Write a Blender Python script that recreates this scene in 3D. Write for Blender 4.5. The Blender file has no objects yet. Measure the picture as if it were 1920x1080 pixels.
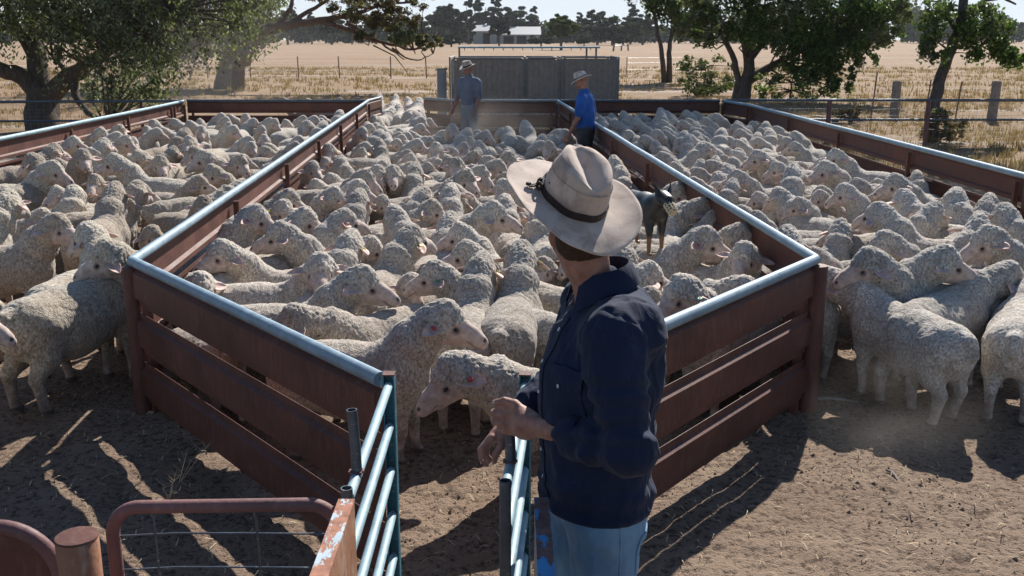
import bpy, math, random
import numpy as np
from mathutils import Vector, Matrix, Euler
from mathutils.bvhtree import BVHTree

S = bpy.context.scene
COL = S.collection
random.seed(7)
RNG = np.random.RandomState(11)
D2R = math.radians

# ------------------------------------------------------------------ camera
CAMZ, FPX, PITCH = 2.25, 1867.0, D2R(14.07)
cam_d = bpy.data.cameras.new('camera')
cam = bpy.data.objects.new('camera', cam_d)
COL.objects.link(cam)
cam.location = (0, 0, CAMZ)
cam.rotation_euler = (math.pi / 2 - PITCH, 0, 0)
cam_d.lens = 35.0
cam_d.sensor_width = 36.0
cam_d.clip_start = 0.05
cam_d.clip_end = 3000
cam_d.dof.use_dof = True
cam_d.dof.focus_distance = 4.6
cam_d.dof.aperture_fstop = 16.0
S.camera = cam

# ------------------------------------------------------------------ light
SUN_EL, SUN_AZ = D2R(39.6), D2R(22.5)
w = bpy.data.worlds.new('World')
S.world = w
w.use_nodes = True
nt = w.node_tree
nt.nodes.clear()
sky = nt.nodes.new('ShaderNodeTexSky')
sky.sky_type = 'NISHITA'
sky.sun_disc = False
sky.sun_elevation = SUN_EL
sky.sun_rotation = SUN_AZ
sky.altitude = 100
sky.air_density = 1.0
sky.dust_density = 0.1
sky.ozone_density = 3.0
bg = nt.nodes.new('ShaderNodeBackground')
bg.inputs['Strength'].default_value = 0.073
wo = nt.nodes.new('ShaderNodeOutputWorld')
lim = nt.nodes.new('ShaderNodeVectorMath')      # hold the glare near the horizon to the brightness of pale summer sky
lim.operation = 'MINIMUM'
lim.inputs[1].default_value = (6.5, 7.2, 7.8)
nt.links.new(sky.outputs[0], lim.inputs[0])
nt.links.new(lim.outputs[0], bg.inputs[0])
nt.links.new(bg.outputs[0], wo.inputs[0])
sd = bpy.data.lights.new('sun', 'SUN')
sd.energy = 5.0
sd.angle = D2R(0.55)
sd.color = (1.0, 0.95, 0.88)
sun = bpy.data.objects.new('sun', sd)
COL.objects.link(sun)
SUNV = Vector((math.sin(SUN_AZ) * math.cos(SUN_EL), math.cos(SUN_AZ) * math.cos(SUN_EL), math.sin(SUN_EL)))
sun.rotation_euler = SUNV.to_track_quat('Z', 'Y').to_euler()
sun.location = (6, 20, 20)

S.view_settings.view_transform = 'Standard'
S.view_settings.look = 'None'
S.view_settings.gamma = 1.0
S.view_settings.use_curve_mapping = False
S.view_settings.exposure = 0.72
S.render.engine = 'CYCLES'
S.cycles.use_denoising = True
S.cycles.max_bounces = 8
S.cycles.diffuse_bounces = 3
S.cycles.glossy_bounces = 3
S.cycles.transmission_bounces = 4
S.cycles.transparent_max_bounces = 8
S.cycles.volume_bounces = 0
S.cycles.sample_clamp_indirect = 4.0


def P(px, py, z=0.0):
    """the ground-plan position of a point seen at photo pixel (px,py) that stands z metres above the ground"""
    u = (px - 960) / FPX
    v = (540 - py) / FPX
    dz = -math.sin(PITCH) + v * math.cos(PITCH)
    dy = math.cos(PITCH) + v * math.sin(PITCH)
    t = (z - CAMZ) / dz
    return Vector((u * t, dy * t, z))


# ------------------------------------------------------------------ objects
def tag(o, label=None, cat=None, group=None, kind=None):
    if label: o['label'] = label
    if cat: o['category'] = cat
    if group: o['group'] = group
    if kind: o['kind'] = kind
    return o


def empty(name, loc=(0, 0, 0), rz=0.0, **k):
    o = bpy.data.objects.new(name, None)
    COL.objects.link(o)
    o.location = loc
    o.rotation_euler = (0, 0, rz)
    o.empty_display_size = 0.1
    return tag(o, **k)


def link(name, me, parent=None, **k):
    o = bpy.data.objects.new(name, me)
    COL.objects.link(o)
    if parent is not None:
        o.parent = parent
    return tag(o, **k)


def fastmesh(name, verts, faces, mats=(), smooth=True, midx=None, attrs=None):
    """faces: (n,3) or (n,4) int array, or list of such"""
    me = bpy.data.meshes.new(name)
    verts = np.asarray(verts, np.float32)
    if isinstance(faces, (list, tuple)):
        fl = [np.asarray(f, np.int32) for f in faces if len(f)]
    else:
        fl = [np.asarray(faces, np.int32)]
    nl = sum(f.size for f in fl)
    nf = sum(len(f) for f in fl)
    me.vertices.add(len(verts))
    me.vertices.foreach_set('co', verts.ravel())
    me.loops.add(nl)
    me.loops.foreach_set('vertex_index', np.concatenate([f.ravel() for f in fl]))
    me.polygons.add(nf)
    tot = np.concatenate([np.full(len(f), f.shape[1], np.int32) for f in fl])
    st = np.zeros(nf, np.int32)
    st[1:] = np.cumsum(tot)[:-1]
    me.polygons.foreach_set('loop_start', st)
    try:
        me.polygons.foreach_set('loop_total', tot)
    except Exception:
        pass
    me.polygons.foreach_set('use_smooth', np.full(nf, bool(smooth)))
    for m in mats:
        me.materials.append(m)
    if midx is not None:
        me.polygons.foreach_set('material_index', np.asarray(midx, np.int32))
    if attrs:
        for k, a in attrs.items():
            at = me.attributes.new(k, 'FLOAT', 'POINT')
            at.data.foreach_set('value', np.asarray(a, np.float32))
    me.update(calc_edges=True)
    me.validate()
    return me


class MB:
    """collects simple solids into one mesh"""
    def __init__(s):
        s.v, s.f = [], []

    def add(s, verts, faces):
        n = len(s.v)
        s.v.extend([tuple(v) for v in verts])
        s.f.extend([tuple(i + n for i in f) for f in faces])

    def box(s, c, d, rot=None):
        x, y, z = d[0] / 2, d[1] / 2, d[2] / 2
        vs = [Vector((a * x, b * y, e * z)) for a in (-1, 1) for b in (-1, 1) for e in (-1, 1)]
        if rot is not None:
            vs = [rot @ v for v in vs]
        vs = [v + Vector(c) for v in vs]
        s.add(vs, [(0, 1, 3, 2), (4, 6, 7, 5), (0, 4, 5, 1), (2, 3, 7, 6), (0, 2, 6, 4), (1, 5, 7, 3)])
        return s

    def tube(s, pts, r, n=10, caps=True, hollow=False):
        pts = [Vector(p) for p in pts]
        rs = r if isinstance(r, (list, tuple)) else [r] * len(pts)
        rings = []
        up = None
        for i, p in enumerate(pts):
            if i == 0: d = pts[1] - pts[0]
            elif i == len(pts) - 1: d = pts[-1] - pts[-2]
            else: d = (pts[i + 1] - p).normalized() + (p - pts[i - 1]).normalized()
            d.normalize()
            if up is None:
                up = Vector((0, 0, 1)) if abs(d.z) < 0.9 else Vector((1, 0, 0))
            a = d.cross(up)
            if a.length < 1e-4: a = d.orthogonal()
            a.normalize()
            b = a.cross(d).normalized()
            up = b
            rings.append([p + (a * math.cos(2 * math.pi * k / n) + b * math.sin(2 * math.pi * k / n)) * rs[i] for k in range(n)])
        vs = [v for ring in rings for v in ring]
        fs = []
        for i in range(len(pts) - 1):
            for k in range(n):
                k2 = (k + 1) % n
                fs.append((i * n + k, i * n + k2, (i + 1) * n + k2, (i + 1) * n + k))
        if hollow:      # an open-ended pipe: the last ring turns inwards and runs down inside
            m = len(vs)
            p = pts[-1]; d = (pts[-1] - pts[-2]).normalized()
            inner = [p + (v - p) * 0.82 for v in rings[-1]]
            deep = [v - d * 0.12 for v in inner]
            vs += inner + deep
            L = (len(pts) - 1) * n
            for k in range(n):
                k2 = (k + 1) % n
                fs.append((L + k, L + k2, m + k2, m + k))
                fs.append((m + k, m + k2, m + n + k2, m + n + k))
            fs.append(tuple(range(m + n, m + 2 * n)))
            fs.append(tuple(reversed(range(n))))
        elif caps:
            fs.append(tuple(reversed(range(n))))
            fs.append(tuple(range((len(pts) - 1) * n, len(pts) * n)))
        s.add(vs, fs)
        return s

    def lathe(s, prof, c=(0, 0, 0), n=24):
        vs, fs = [], []
        for (r, z) in prof:
            for k in range(n):
                a = 2 * math.pi * k / n
                vs.append((c[0] + r * math.cos(a), c[1] + r * math.sin(a), c[2] + z))
        for i in range(len(prof) - 1):
            for k in range(n):
                k2 = (k + 1) % n
                fs.append((i * n + k, i * n + k2, (i + 1) * n + k2, (i + 1) * n + k))
        s.add(vs, fs)
        return s

    def sweep(s, prof, p0, p1, side):
        """profile [(offset along side, z)] swept from p0 to p1, closed"""
        p0, p1, side = Vector(p0), Vector(p1), Vector(side)
        n = len(prof)
        vs = [p0 + side * o + Vector((0, 0, z)) for o, z in prof] + [p1 + side * o + Vector((0, 0, z)) for o, z in prof]
        fs = [(i, (i + 1) % n, n + (i + 1) % n, n + i) for i in range(n)]
        fs += [tuple(reversed(range(n))), tuple(range(n, 2 * n))]
        s.add(vs, fs)
        return s

    def mesh(s, name, mat, smooth=False):
        me = bpy.data.meshes.new(name)
        me.from_pydata(s.v, [], s.f)
        for m in (mat if isinstance(mat, (list, tuple)) else [mat]):
            me.materials.append(m)
        if smooth:
            me.polygons.foreach_set('use_smooth', [True] * len(me.polygons))
            try:
                me.set_sharp_from_angle(angle=D2R(40))
            except Exception:
                pass
        me.update()
        return me

    def build(s, name, mat, parent=None, smooth=False, **k):
        return link(name, s.mesh(name, mat, smooth), parent, **k)


# ------------------------------------------------------------------ noise in numpy
def _h(ix, iy, iz, seed=0):
    n = (ix.astype(np.int64) * 374761393 + iy.astype(np.int64) * 668265263 + iz.astype(np.int64) * 1442695041 + seed * 362437) & 0xffffffff
    n = ((n ^ (n >> 13)) * 1274126177) & 0xffffffff
    n = ((n ^ (n >> 16)) * 2246822519) & 0xffffffff
    return ((n ^ (n >> 15)) & 0xffffff).astype(np.float64) / 0xffffff


def vnoise(p, seed=0):
    p = np.asarray(p, np.float64)
    i = np.floor(p).astype(np.int64)
    f = p - i
    f = f * f * (3 - 2 * f)
    r = 0
    for dx in (0, 1):
        wx = f[:, 0] if dx else 1 - f[:, 0]
        for dy in (0, 1):
            wy = f[:, 1] if dy else 1 - f[:, 1]
            for dz in (0, 1):
                wz = f[:, 2] if dz else 1 - f[:, 2]
                r = r + wx * wy * wz * _h(i[:, 0] + dx, i[:, 1] + dy, i[:, 2] + dz, seed)
    return r


def fbm(p, o=3, seed=0):
    p = np.asarray(p, np.float64)
    r, a, t = 0, 1.0, 0
    for k in range(o):
        r = r + a * vnoise(p * (2.03 ** k) + 13.7 * k, seed + k)
        t += a
        a *= 0.5
    return r / t


def worley(p, seed=0):
    p = np.asarray(p, np.float64)
    i = np.floor(p).astype(np.int64)
    best = np.full(len(p), 9.0)
    for dx in (-1, 0, 1):
        for dy in (-1, 0, 1):
            for dz in (-1, 0, 1):
                c = i + np.array([dx, dy, dz])
                q = np.stack([c[:, k] + _h(c[:, 0], c[:, 1], c[:, 2], seed + 31 * k) for k in range(3)], 1)
                best = np.minimum(best, np.sum((p - q) ** 2, 1))
    return np.sqrt(best)


def sstep(a, b, x):
    t = np.clip((x - a) / (b - a), 0, 1)
    return t * t * (3 - 2 * t)


# ------------------------------------------------------------------ implicit bodies
def axis_of(segs):
    """[(start, stop, step), ...] -> coordinates"""
    out = []
    for a, b, s in segs:
        n = max(1, int(round((b - a) / s)))
        out.append(np.linspace(a, b, n, endpoint=False))
    out.append([segs[-1][1]])
    return np.concatenate(out)


def cone(a, b, ra, rb, k=0.03, flat=None, sub=False):
    """round cone; flat=(axis, factor) squeezes (<1) or widens (>1) it along an axis"""
    return dict(a=np.array(a, float), b=np.array(b, float), ra=ra, rb=rb, k=k, flat=flat, sub=sub)


def surface_nets(prims, xs, ys, zs, cuts=()):
    nx, ny, nz = len(xs), len(ys), len(zs)
    f = np.full((nx, ny, nz), 1.0, np.float32)
    for pr in prims:
        a, b, ra, rb, k = pr['a'], pr['b'], pr['ra'], pr['rb'], pr['k']
        fl = pr['flat']
        grow = max(1.0, fl[1]) if fl else 1.0
        m = max(ra, rb) * grow + k + 0.05
        lo, hi = np.minimum(a, b) - m, np.maximum(a, b) + m
        i0, i1 = np.searchsorted(xs, (lo[0], hi[0]))
        j0, j1 = np.searchsorted(ys, (lo[1], hi[1]))
        k0, k1 = np.searchsorted(zs, (lo[2], hi[2]))
        if i1 <= i0 or j1 <= j0 or k1 <= k0: continue
        X, Y, Z = np.meshgrid(xs[i0:i1], ys[j0:j1], zs[k0:k1], indexing='ij')
        q = np.stack([X - a[0], Y - a[1], Z - a[2]], -1)
        d = b - a
        if fl:
            ax = np.array(fl[0], float); ax /= np.linalg.norm(ax)
            g = 1 - 1 / fl[1]
            q = q - (q @ ax)[..., None] * ax * g
            d = d - (d @ ax) * ax * g
        L = max(float(d @ d), 1e-9)
        t = np.clip((q @ d) / L, 0, 1)
        dist = np.linalg.norm(q - t[..., None] * d, axis=-1) - (ra + (rb - ra) * t)
        if fl and fl[1] < 1: dist = dist * fl[1]
        F = f[i0:i1, j0:j1, k0:k1]
        if pr['sub']:
            dist = -dist
            h = np.maximum(k - np.abs(F - dist), 0) / max(k, 1e-6)
            F[:] = np.maximum(F, dist) + h * h * k * 0.25
        else:
            h = np.maximum(k - np.abs(F - dist), 0) / max(k, 1e-6)
            F[:] = np.minimum(F, dist) - h * h * k * 0.25
    for c in cuts:     # (axis, value, sign): keep the side where sign*(x-value) > 0
        co = (xs, ys, zs)[c[0]]
        sh = [1, 1, 1]; sh[c[0]] = -1
        f = np.maximum(f, (-(co - c[1]) * c[2]).reshape(sh).astype(np.float32))
    s = f < 0
    cells = (nx - 1, ny - 1, nz - 1)
    acc = np.zeros(cells + (3,), np.float32)
    cnt = np.zeros(cells, np.float32)
    co = (xs.astype(np.float32), ys.astype(np.float32), zs.astype(np.float32))
    quads_src = []
    for ax in range(3):
        sl0 = [slice(None)] * 3; sl1 = [slice(None)] * 3
        sl0[ax] = slice(0, -1); sl1[ax] = slice(1, None)
        cr = s[tuple(sl0)] != s[tuple(sl1)]
        idx = np.argwhere(cr)
        if not len(idx): continue
        idx1 = idx.copy(); idx1[:, ax] += 1
        f0 = f[idx[:, 0], idx[:, 1], idx[:, 2]]
        f1 = f[idx1[:, 0], idx1[:, 1], idx1[:, 2]]
        t = np.clip(f0 / (f0 - f1), 0.05, 0.95)
        p = np.stack([co[d][idx[:, d]] for d in range(3)], 1)
        p[:, ax] += t * (co[ax][idx1[:, ax]] - co[ax][idx[:, ax]])
        o1, o2 = [d for d in range(3) if d != ax]
        for d1 in (0, -1):
            for d2 in (0, -1):
                c = idx.copy(); c[:, o1] += d1; c[:, o2] += d2
                ok = (c[:, o1] >= 0) & (c[:, o2] >= 0) & (c[:, o1] < cells[o1]) & (c[:, o2] < cells[o2])
                cc = c[ok]
                np.add.at(acc, (cc[:, 0], cc[:, 1], cc[:, 2]), p[ok])
                np.add.at(cnt, (cc[:, 0], cc[:, 1], cc[:, 2]), 1)
        ins = s[idx[:, 0], idx[:, 1], idx[:, 2]]
        quads_src.append((ax, o1, o2, idx, ins))
    vid = np.full(cells, -1, np.int64)
    act = cnt > 0
    vid[act] = np.arange(int(act.sum()))
    verts = acc[act] / cnt[act][:, None]
    quads = []
    for ax, o1, o2, idx, ins in quads_src:
        ok = (idx[:, o1] > 0) & (idx[:, o2] > 0) & (idx[:, o1] < cells[o1]) & (idx[:, o2] < cells[o2])
        idx, ins = idx[ok], ins[ok]
        q = []
        for d1, d2 in ((-1, -1), (0, -1), (0, 0), (-1, 0)):
            c = idx.copy(); c[:, o1] += d1; c[:, o2] += d2
            q.append(vid[c[:, 0], c[:, 1], c[:, 2]])
        q = np.stack(q, 1)
        flip = ins if ax != 1 else ~ins
        q[~flip] = q[~flip][:, ::-1]
        quads.append(q)
    return verts, np.concatenate(quads)


def vnormals(v, q):
    a = v[q[:, 2]] - v[q[:, 0]]
    b = v[q[:, 3]] - v[q[:, 1]]
    n = np.cross(a, b)
    out = np.zeros_like(v)
    for k in range(4):
        np.add.at(out, q[:, k], n)
    return out / (np.linalg.norm(out, axis=1, keepdims=True) + 1e-12)


def relax(v, q, it=1, w=0.5):
    e = np.concatenate([q[:, [0, 1]], q[:, [1, 2]], q[:, [2, 3]], q[:, [3, 0]]])
    for _ in range(it):
        s = np.zeros_like(v); c = np.zeros(len(v))
        np.add.at(s, e[:, 0], v[e[:, 1]]); np.add.at(c, e[:, 0], 1)
        np.add.at(s, e[:, 1], v[e[:, 0]]); np.add.at(c, e[:, 1], 1)
        v = v * (1 - w) + w * s / c[:, None]
    return v


# ------------------------------------------------------------------ materials
class NT:
    def __init__(s, name, rough=0.8, spec=0.3):
        s.m = bpy.data.materials.new(name)
        s.m.use_nodes = True
        s.n = s.m.node_tree
        s.b = s.n.nodes['Principled BSDF']
        s.b.inputs['Roughness'].default_value = rough
        s.b.inputs['Specular IOR Level'].default_value = spec
        s.out = s.n.nodes['Material Output']

    def new(s, t, **k):
        n = s.n.nodes.new(t)
        for a, v in k.items():
            setattr(n, a, v)
        return n

    def l(s, a, b):
        s.n.links.new(a, b)

    def set(s, sock, v):
        if isinstance(v, bpy.types.NodeSocket): s.l(v, sock)
        elif isinstance(v, (tuple, list)) and len(v) == 3 and sock.type == 'RGBA': sock.default_value = (*v, 1)
        else: sock.default_value = v

    def coord(s, kind='Object'):
        return s.new('ShaderNodeTexCoord').outputs[kind]

    def pos(s):
        return s.new('ShaderNodeNewGeometry').outputs['Position']

    def scale(s, v, sc):
        n = s.new('ShaderNodeMapping')
        s.l(v, n.inputs['Vector'])
        n.inputs['Scale'].default_value = sc if isinstance(sc, (tuple, list)) else (sc,) * 3
        return n.outputs[0]

    def noise(s, v, sc, det=3, rough=0.55, dist=0.0):
        n = s.new('ShaderNodeTexNoise')
        if v is not None: s.l(v, n.inputs['Vector'])
        n.inputs['Scale'].default_value = sc
        n.inputs['Detail'].default_value = det
        n.inputs['Roughness'].default_value = rough
        n.inputs['Distortion'].default_value = dist
        return n.outputs['Fac']

    def voro(s, v, sc, feat='F1'):
        n = s.new('ShaderNodeTexVoronoi', feature=feat)
        if v is not None: s.l(v, n.inputs['Vector'])
        n.inputs['Scale'].default_value = sc
        return n.outputs['Distance']

    def ramp(s, f, stops, interp='LINEAR'):
        n = s.new('ShaderNodeValToRGB')
        n.color_ramp.interpolation = interp
        e = n.color_ramp.elements
        while len(e) < len(stops): e.new(0.5)
        for i, (p, c) in enumerate(stops):
            e[i].position = p
            if not isinstance(c, (tuple, list)): c = (c, c, c)
            e[i].color = (*c, 1)
        s.l(f, n.inputs[0])
        return n.outputs[0]

    def mix(s, f, a, b, mode='MIX'):
        n = s.new('ShaderNodeMix', data_type='RGBA', blend_type=mode)
        s.set(n.inputs[0], f); s.set(n.inputs[6], a); s.set(n.inputs[7], b)
        return n.outputs[2]

    def math(s, op, a, b=0.0, c=None):
        n = s.new('ShaderNodeMath', operation=op)
        s.set(n.inputs[0], a); s.set(n.inputs[1], b)
        if c is not None: s.set(n.inputs[2], c)
        return n.outputs[0]

    def attr(s, name):
        return s.new('ShaderNodeAttribute', attribute_name=name).outputs['Fac']

    def bump(s, h, st=0.5, dist=0.01, prev=None):
        n = s.new('ShaderNodeBump')
        n.inputs['Strength'].default_value = st
        n.inputs['Distance'].default_value = dist
        s.l(h, n.inputs['Height'])
        if prev is not None: s.l(prev, n.inputs['Normal'])
        return n.outputs[0]

    def fin(s, col=None, nrm=None, rough=None, metal=None):
        if col is not None: s.set(s.b.inputs['Base Color'], col)
        if nrm is not None: s.l(nrm, s.b.inputs['Normal'])
        if rough is not None: s.set(s.b.inputs['Roughness'], rough)
        if metal is not None: s.set(s.b.inputs['Metallic'], metal)
        return s.m


def m_plain(name, col, rough=0.7, var=0.25, sc=6, bump=0.2, metal=0.0, spec=0.3):
    t = NT(name, rough, spec)
    c = t.coord()
    n = t.noise(c, sc, 4)
    a = tuple(x * (1 - var) for x in col); b = tuple(min(1, x * (1 + var)) for x in col)
    col = t.ramp(n, [(0.3, a), (0.7, b)])
    return t.fin(col, t.bump(t.noise(c, sc * 12, 3), bump, 0.004), metal=metal)


M = {}
USE_HAZE, HAZE_D = True, .00010

def mat_wool():
    t = NT('wool', 0.95, 0.12)
    c = t.coord()
    skin, dark = t.attr('skin'), t.attr('dark')
    big = t.noise(c, 5, 4)
    fine = t.noise(t.scale(c, (1.6, 1, 1)), 55, 3)
    lock = t.voro(t.scale(c, (1.6, 1, .8)), 85)
    wool = t.ramp(fine, [(0.30, (0.21, 0.172, 0.145)), (0.5, (0.51, 0.465, 0.41)), (0.72, (0.80, 0.76, 0.70))])
    wool = t.mix(t.ramp(big, [(0.42, 0.0), (0.75, 0.5)]), wool, (0.40, 0.32, 0.245))
    wool = t.mix(t.ramp(lock, [(0.40, 0.0), (0.85, 0.42)]), wool, (0.24, 0.185, 0.135))  # shade of the crevices between locks painted into the colour
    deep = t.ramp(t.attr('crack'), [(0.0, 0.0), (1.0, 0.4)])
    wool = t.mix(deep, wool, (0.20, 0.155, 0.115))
    spots = t.ramp(t.noise(c, 32, 2), [(0.66, 0.0), (0.72, 1.0)])
    spots = t.math('MULTIPLY', spots, t.attr('dirt'))
    wool = t.mix(spots, wool, (0.07, 0.055, 0.04))
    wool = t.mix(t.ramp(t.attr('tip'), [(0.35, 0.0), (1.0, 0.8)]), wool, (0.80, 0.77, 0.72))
    oi = t.new('ShaderNodeObjectInfo')
    wool = t.mix(1.0, wool, oi.outputs['Color'], 'MULTIPLY')
    face = t.ramp(t.noise(c, 30, 3), [(0.3, (0.38, 0.275, 0.225)), (0.7, (0.60, 0.49, 0.42))])
    col = t.mix(skin, wool, face)
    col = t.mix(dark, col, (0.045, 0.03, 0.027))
    h = t.math('SUBTRACT', 1.0, t.math('MULTIPLY', lock, .8))
    h = t.math('ADD', h, t.math('MULTIPLY', t.noise(t.scale(c, (3.2, 1, 1)), 60, 3, .6, .6), .9))
    h = t.math('ADD', h, t.math('MULTIPLY', t.noise(c, 130, 3, .6), 1.0))
    inv = t.math('SUBTRACT', 1.0, skin)
    h = t.math('MULTIPLY', h, inv)
    h = t.math('ADD', h, t.math('MULTIPLY', t.noise(c, 150, 2), 0.15))
    m = t.fin(col, t.bump(h, 0.75, 0.006))
    t.b.inputs['Sheen Weight'].default_value = 0.25
    t.b.inputs['Sheen Roughness'].default_value = 0.6
    return m


def mat_rust(name, base=(0.070, 0.026, 0.019), light=(0.145, 0.056, 0.038), dust=(0.24, 0.15, 0.12), amt=0.30):
    t = NT(name, 0.62, 0.35)
    p = t.pos()
    n1 = t.noise(p, 3.2, 5, 0.65)
    n2 = t.noise(t.scale(p, (6, 6, 1.2)), 7, 4)
    col = t.ramp(n1, [(0.3, base), (0.7, light)])
    col = t.mix(t.ramp(n2, [(0.5, 0.0), (0.75, amt)]), col, dust)
    col = t.mix(t.ramp(t.noise(p, 45, 3), [(0.6, 0.0), (0.72, 0.5)]), col, (0.06, 0.028, 0.022))
    return t.fin(col, t.bump(t.noise(p, 60, 4), 0.35, 0.004), t.ramp(n1, [(0.2, 0.5), (0.8, 0.75)]))


def mat_galv(name, col=(0.27, 0.35, 0.42), metal=0.55, rough=0.38):
    t = NT(name, rough, 0.5)
    p = t.pos()
    n = t.noise(p, 9, 5, 0.65)
    c = t.ramp(n, [(0.25, tuple(x * 0.72 for x in col)), (0.5, col), (0.8, tuple(min(1, x * 1.3 + 0.03) for x in col))])
    sp = t.ramp(t.noise(t.scale(p, (1, 1, 3)), 38, 3), [(0.62, 0.0), (0.7, 0.7)])
    c = t.mix(sp, c, (0.42, 0.40, 0.38))
    c = t.mix(t.ramp(t.noise(p, 21, 5), [(0.66, 0.0), (0.74, 0.8)]), c, (0.17, 0.085, 0.06))
    return t.fin(c, t.bump(t.noise(p, 90, 3), 0.2, 0.002), t.ramp(n, [(0.3, rough - 0.06), (0.7, rough + 0.2)]), metal)


def mat_chipped(name, paint, rust=(0.17, 0.075, 0.05), thr=0.5, sc=11):
    t = NT(name, 0.5, 0.4)
    p = t.pos()
    n = t.noise(t.scale(p, (1.5, 0.55, 1)), sc, 7, 0.68)
    f = t.ramp(n, [(thr - 0.01, 1.0), (thr + 0.015, 0.0)])
    pc = t.ramp(t.noise(p, 5, 4), [(0.3, tuple(x * 0.8 for x in paint)), (0.7, tuple(min(1, x * 1.2) for x in paint))])
    rc = t.ramp(t.noise(p, 30, 4), [(0.3, tuple(x * 0.7 for x in rust)), (0.7, tuple(x * 1.6 for x in rust))])
    c = t.mix(f, rc, pc)
    return t.fin(c, t.bump(f, 0.5, 0.003), t.ramp(f, [(0, 0.8), (1, 0.42)]))


def mat_ground():
    t = NT('dry_earth', 0.95, 0.15)
    p = t.pos()
    sep = t.new('ShaderNodeSeparateXYZ'); t.l(p, sep.inputs[0])
    # yard dirt
    n1 = t.noise(p, 1.1, 5, 0.6)
    n2 = t.noise(p, 26, 5, 0.7)
    n3 = t.noise(p, 120, 3, 0.6)
    dirt = t.ramp(n1, [(0.3, (0.225, 0.155, 0.11)), (0.55, (0.29, 0.21, 0.152)), (0.75, (0.33, 0.255, 0.185))])
    dirt = t.mix(t.ramp(n2, [(0.39, 0.9), (0.50, 0.0)]), dirt, (0.085, 0.058, 0.044))
    dirt = t.mix(t.ramp(n3, [(0.60, 0.0), (0.72, 0.6)]), dirt, (0.46, 0.37, 0.27))
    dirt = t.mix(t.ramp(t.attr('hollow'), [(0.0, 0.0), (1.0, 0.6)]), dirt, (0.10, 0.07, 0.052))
    # paddock
    g1 = t.noise(t.scale(p, (1, 2.2, 1)), 0.12, 5, 0.65)
    g2 = t.noise(t.scale(p, (1, 1.8, 1)), 1.6, 5, 0.7)
    g3 = t.noise(p, 11, 4, 0.7)
    grass = t.ramp(g2, [(0.3, (0.18, 0.115, 0.065)), (0.5, (0.285, 0.195, 0.12)), (0.7, (0.35, 0.26, 0.17))])
    grass = t.mix(t.ramp(g1, [(0.42, 0.0), (0.6, 0.6)]), grass, (0.33, 0.225, 0.15))
    grass = t.mix(t.ramp(g3, [(0.32, 0.65), (0.5, 0.0)]), grass, (0.14, 0.085, 0.05))
    # bare grey-white tracks
    tr = t.noise(t.scale(p, (0.25, 1.6, 1)), 0.22, 3, 0.5)
    grass = t.mix(t.ramp(tr, [(0.60, 0.0), (0.66, 0.75)]), grass, (0.42, 0.36, 0.31))
    yy = t.math('ADD', sep.outputs[1], t.math('MULTIPLY', t.noise(p, 0.6, 3), 3.0))
    xx = t.math('ABSOLUTE', t.math('ADD', sep.outputs[0], 0.9))
    xx = t.math('ADD', xx, t.math('MULTIPLY', t.noise(p, 0.9, 3), 1.2))
    fy = t.math('MULTIPLY', t.math('SUBTRACT', yy, 23.2), 0.6)
    fx = t.math('MULTIPLY', t.math('SUBTRACT', xx, 7.6), 0.8)
    f = t.math('MAXIMUM', fx, fy)
    f = t.ramp(f, [(0.0, 0.0), (1.0, 1.0)])
    col = t.mix(f, dirt, grass)
    h = t.math('ADD', t.math('MULTIPLY', n2, 1.0), t.math('MULTIPLY', n3, 0.5))
    b = t.bump(h, 1.0, 0.03)
    return t.fin(col, b)


def mat_leaf(name, a, b, c, trans=0.35, rough=0.5):
    t = NT(name, max(rough, .5), 0.25)
    r = t.new('ShaderNodeNewGeometry').outputs['Random Per Island']
    col = t.ramp(r, [(0.0, a), (0.55, b), (1.0, c)])
    t.set(t.b.inputs['Base Color'], col)
    tr = t.new('ShaderNodeBsdfTranslucent')
    t.l(t.mix(1.0, col, (1.0, 1.05, 0.55), 'MULTIPLY'), tr.inputs[0])
    mx = t.new('ShaderNodeMixShader'); mx.inputs[0].default_value = trans
    t.l(t.b.outputs[0], mx.inputs[1]); t.l(tr.outputs[0], mx.inputs[2])
    t.l(mx.outputs[0], t.out.inputs[0])
    return t.m


def mat_bark(name, a=(0.06, 0.05, 0.042), b=(0.17, 0.14, 0.12)):
    t = NT(name, 0.95, 0.1)
    c = t.coord()
    n = t.noise(t.scale(c, (5, 5, 1.0)), 3.5, 6, 0.7)
    return t.fin(t.ramp(n, [(0.3, a), (0.7, b)]), t.bump(n, 1.0, 0.06))


def mat_cloth(name, col, dust=(0.3, 0.27, 0.25), amt=0.25, weave=900, fold=True, worn=None):
    t = NT(name, 0.85, 0.2)
    c = t.coord()
    n = t.noise(c, 6, 5, 0.65)
    cc = t.ramp(t.noise(c, 2.5, 3), [(0.3, tuple(x * 0.8 for x in col)), (0.7, tuple(x * 1.2 for x in col))])
    cc = t.mix(t.ramp(n, [(0.45, 0.0), (0.8, amt)]), cc, dust)
    if worn:
        cc = t.mix(t.ramp(t.noise(t.scale(c, (1, 1, 0.5)), 7, 4), [(0.4, 0.0), (0.65, 0.8)]), cc, worn)
    cc = t.mix(t.ramp(t.noise(c, 60, 3), [(0.66, 0.0), (0.75, 0.35)]), cc, dust)
    h = t.noise(c, weave, 2)
    b = t.bump(h, 0.25, 0.0006)
    if fold:
        f = t.noise(t.scale(c, (1, 1, 0.6)), 14, 3, 0.5, 1.2)
        b = t.bump(f, 0.55, 0.012, b)
    m = t.fin(cc, b)
    t.b.inputs['Sheen Weight'].default_value = 0.06
    return m


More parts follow.
